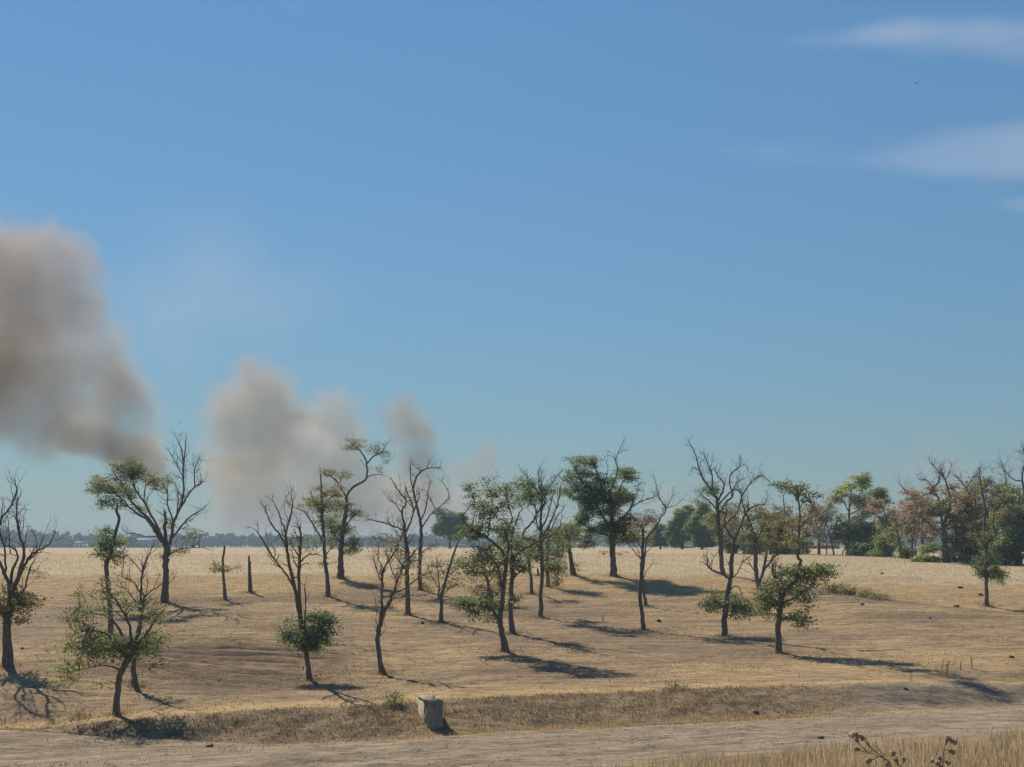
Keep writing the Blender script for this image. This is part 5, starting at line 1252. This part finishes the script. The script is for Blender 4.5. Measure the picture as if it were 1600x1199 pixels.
# ------------------------------------------------------------------ smoke and thin clouds: soft volumes in lumpy hulls
def puff(name, label, cat, lobes, D, dens, color, aniso=0.2, nscale=0.02, edge=(.25, .75, 1.1), group=None, thick=1.0, voxel=None, absorb=None, stretch=(1, 1, 1)):
    """lobes: (photo x, y, rx, ry, weight[, depth shift])"""
    import bmesh
    s = D / FPX
    L = []
    for i, lb in enumerate(lobes):
        x, y, rx, ry, w = lb[:5]
        dd = lb[5] if len(lb) > 5 else 40 * math.sin(i * 2.3) * s
        c = px(x, y, D + dd)
        L.append((c, np.array((rx * s, min(rx, ry) * s * thick, ry * s)) * 1.68, w))
    org = np.mean([c for c, r, w in L], axis=0)
    bm = bmesh.new()
    for c, r, w in L:
        res = bmesh.ops.create_icosphere(bm, subdivisions=3, radius=1.0)
        for v in res['verts']:
            v.co = Vector(np.array(v.co[:]) * r * 1.04 + c - org)
    me = bpy.data.meshes.new(name); bm.to_mesh(me); bm.free()
    o = bpy.data.objects.new(name, me); COL.objects.link(o)
    o.location = [float(q) for q in org]
    md = o.modifiers.new('union', 'REMESH'); md.mode = 'VOXEL'
    md.voxel_size = voxel or max(4.0, 0.12 * min(r.min() for c, r, w in L))
    def build(nt, pv):
        tc = nd(nt, 'ShaderNodeTexCoord')
        P0 = tc.outputs['Object']
        mp = nd(nt, 'ShaderNodeMapping'); mp.inputs['Scale'].default_value = [nscale * q for q in stretch]
        mp.inputs['Location'].default_value = (org[0] * .013, 3.1, 1.7)
        nt.links.new(P0, mp.inputs['Vector'])
        nz = nd(nt, 'ShaderNodeTexNoise'); nz.inputs['Scale'].default_value = 1.0; nz.inputs['Detail'].default_value = 5; nz.inputs['Roughness'].default_value = .6
        nt.links.new(mp.outputs[0], nz.inputs['Vector'])
        tot = None
        for c, r, w in L:
            k = nd(nt, 'ShaderNodeVectorMath', operation='MULTIPLY_ADD')
            nt.links.new(P0, k.inputs[0])
            k.inputs[1].default_value = [float(1 / q) for q in r]
            k.inputs[2].default_value = [float(-q) for q in (c - org) / r]
            dt = nd(nt, 'ShaderNodeVectorMath', operation='DOT_PRODUCT')
            nt.links.new(k.outputs[0], dt.inputs[0]); nt.links.new(k.outputs[0], dt.inputs[1])
            f = mth(nt, 'SUBTRACT', 1.0, dt.outputs['Value'], clamp=True)
            f = mth(nt, 'POWER', f, 1.6)
            tot = mth(nt, 'MULTIPLY', f, w) if tot is None else mth(nt, 'MULTIPLY_ADD', f, w, tot)
        tot = mth(nt, 'MINIMUM', tot, 1.25)
        # noise eats into the edges so that they billow
        e = mth(nt, 'MULTIPLY_ADD', mth(nt, 'SUBTRACT', nz.outputs['Fac'], 0.5), edge[2] * 2, tot)
        nn = nd(nt, 'ShaderNodeMapRange'); nn.interpolation_type = 'SMOOTHSTEP'
        nt.links.new(e, nn.inputs['Value'])
        nn.inputs['From Min'].default_value = edge[0]; nn.inputs['From Max'].default_value = edge[1]
        rim = nd(nt, 'ShaderNodeMapRange'); rim.interpolation_type = 'SMOOTHSTEP'
        nt.links.new(tot, rim.inputs['Value']); rim.inputs['From Max'].default_value = .3
        mot = mth(nt, 'MULTIPLY_ADD', nz.outputs['Fac'], 1.6, 0.2)
        dn = mth(nt, 'MULTIPLY', mth(nt, 'MULTIPLY', mth(nt, 'MULTIPLY', nn.outputs[0], rim.outputs[0]), mot), dens)
        nt.links.new(dn, pv.inputs['Density'])
        pv.inputs['Color'].default_value = (*color, 1)
        if absorb: pv.inputs['Absorption Color'].default_value = (*absorb, 1)
        pv.inputs['Anisotropy'].default_value = aniso
    vm = volume_mat(name + '_vapour', build)
    vm.cycles.volume_step_rate = 0.4
    me.materials.append(vm)
    tag(o, label, cat, group)
    return o

SMK = (0.60, 0.535, 0.475)
SG = 'smoke plumes behind the far wood'
puff('smoke_plume', 'largest brown-grey smoke plume billowing up from behind the forked tree to the left edge', 'smoke',
     [(240, 735, 24, 26, 1), (215, 712, 38, 30, 1.1), (175, 694, 50, 34, 1.1), (130, 672, 58, 40, 1.1), (80, 645, 70, 48, 1), (35, 605, 78, 58, 1), (-10, 565, 90, 70, 1), (140, 612, 66, 50, .9), (70, 525, 95, 68, .85), (155, 540, 48, 48, .75), (60, 450, 90, 64, .8), (20, 395, 105, 56, .7), (80, 390, 60, 40, .5), (-90, 490, 120, 140, .8), (120, 455, 46, 52, .6), (-50, 640, 80, 60, .8), (60, 690, 60, 34, .5), (185, 590, 34, 44, .7), (205, 640, 40, 44, .8), (222, 680, 34, 36, .9)],
     1900, .0112, (0.63, 0.535, 0.435), .1, .017, (.10, 1.05, 1.2), SG)
puff('smoke_streak', 'dark brown smoke streak slanting down to the forked tree below the largest plume', 'smoke',
     [(250, 745, 20, 24, 1), (228, 722, 30, 24, 1), (198, 704, 38, 24, 1), (160, 690, 42, 24, 1), (115, 676, 44, 26, .9), (70, 655, 40, 26, .6)], 1860, .0110, (0.52, 0.40, 0.30), .1, .016, (.10, 1.05, 1.2), SG)
puff('smoke_streak', 'rusty brown smoke core at the left picture edge inside the largest plume', 'smoke',
     [(-15, 585, 44, 44, 1), (-50, 600, 50, 50, 1)], 1780, .0070, (0.55, 0.41, 0.29), .1, .016, (.10, 1.05, 1.2), SG)
puff('smoke_streak', 'bright whitish billow in the middle of the broad grey smoke cloud', 'smoke',
     [(492, 690, 30, 22, 1), (470, 678, 24, 18, .8), (515, 705, 24, 18, .7)], 1780, .0100, (0.93, 0.90, 0.86), .1, .02, (.10, 1.05, 1.2), SG)
puff('smoke_plume', 'broad grey smoke cloud with a white bright middle, between forked and snaking trees', 'smoke',
     [(408, 590, 48, 40, .8), (398, 640, 60, 46, .95), (440, 655, 64, 44, .9), (490, 688, 56, 38, 1), (522, 640, 30, 34, .6), (395, 700, 62, 52, .8), (460, 735, 76, 46, .9), (530, 728, 52, 40, .8), (568, 772, 60, 40, .9), (370, 770, 60, 54, .9), (345, 660, 34, 60, .6), (550, 660, 32, 50, .6), (440, 800, 90, 42, .9), (620, 800, 80, 38, .8), (700, 815, 70, 28, .6)],
     1950, .0125, (0.64, 0.56, 0.47), .1, .018, (.10, 1.05, 1.2), SG)
puff('smoke_plume', 'narrow dark grey smoke puff above the tall hooked leafless tree', 'smoke',
     [(622, 640, 26, 28, .9), (640, 672, 32, 36, 1), (652, 718, 38, 40, .9), (650, 765, 52, 38, .7)], 2050, .0150, (0.52, 0.455, 0.39), .1, .02, (.10, 1.05, 1.2), SG)
puff('smoke_plume', 'faint small smoke puff right of the dark grey puff over the central trees', 'smoke',
     [(762, 715, 28, 24, .6), (735, 745, 38, 30, .7), (712, 785, 56, 34, .6), (780, 790, 48, 30, .4)], 2100, .0125, (0.56, 0.50, 0.44), .1, .019, (.10, 1.05, 1.2), SG)
puff('smoke_wisp', 'faint grey smoke wisp over the dying purplish tree', 'smoke', [(1040, 772, 18, 26, .7), (1032, 805, 26, 24, .6)], 2150, .0085, (0.55, 0.53, 0.51), .2, .016, (.10, 1.05, 1.2), SG)
puff('smoke_wisp', 'faint smoke wisp above the thick dark trunked tree on the right', 'smoke', [(1462, 690, 34, 30, .6), (1485, 735, 52, 34, .6), (1430, 730, 34, 28, .4)], 2200, .0052, (0.58, 0.55, 0.53), .2, .012, (.1, 1.0, .8), SG)
puff('smoke_veil', 'thin pale smoke veil drifting high between the two large plumes', 'smoke', [(290, 410, 110, 85, .6), (370, 370, 60, 60, .6), (300, 490, 110, 80, .6), (430, 460, 100, 80, .5), (250, 590, 70, 90, .5), (520, 470, 90, 60, .3)], 2000, .0011, (0.72, 0.70, 0.67), .25, .009, (.0, 1.5, .6), SG)
puff('smoke_wisp', 'small dark smoke scrap at the top picture edge', 'smoke', [(466, 2, 34, 16, .6), (490, -22, 40, 20, .6)], 2000, .0034, (0.50, 0.49, 0.49), .2, .012, (.0, 1.5, .6), SG)
puff('smoke_bank', 'low grey-beige smoke bank lying along the horizon behind the central trees', 'smoke',
     [(420, 825, 110, 30, .9), (540, 810, 100, 40, .9), (640, 800, 95, 42, .9), (730, 805, 90, 40, .8), (820, 815, 80, 30, .6), (900, 825, 70, 22, .4)], 2250, .0065, (0.64, 0.58, 0.515), .1, .010, (.1, 1.0, .7), SG)
CG = 'thin clouds high on the right'
puff('thin_cloud', 'long thin white cloud streak near the top right corner', 'cloud', [(1330, 60, 100, 12, .7), (1390, 50, 80, 18, 1), (1470, 56, 110, 22, 1), (1570, 62, 100, 26, 1), (1690, 68, 120, 30, .9), (1260, 70, 80, 9, .5)], 7000, .00050, (.95, .93, .93), .3, .0032, (.05, 1.4, 1.1), CG, 2.5, stretch=(.22, .22, 2.4))
puff('thin_cloud', 'pale cloud patch in the middle of three stacked at the right edge', 'cloud', [(1460, 232, 100, 28, .8), (1540, 240, 110, 32, 1), (1600, 222, 110, 40, .9), (1690, 235, 120, 40, .9), (1380, 248, 90, 14, .5)], 7000, .00034, (.92, .91, .93), .3, .0032, (.05, 1.4, 1.1), CG, 2.5, stretch=(.22, .22, 2.4))
puff('thin_cloud', 'very faint cloud wisp left of the middle cloud patch', 'cloud', [(1170, 233, 70, 9, .7), (1240, 238, 80, 18, .8), (1310, 248, 70, 13, .6)], 7000, .00026, (.92, .91, .93), .3, .0035, (.05, 1.4, 1.1), CG, 2.5, stretch=(.22, .22, 2.4))
puff('thin_cloud', 'small low white cloud at the right edge below the other clouds', 'cloud', [(1590, 318, 40, 9, .9), (1650, 322, 60, 14, .9)], 7000, .0005, (.95, .94, .95), .3, .0035, (.05, 1.4, 1.1), CG, 2.5, stretch=(.22, .22, 2.4))
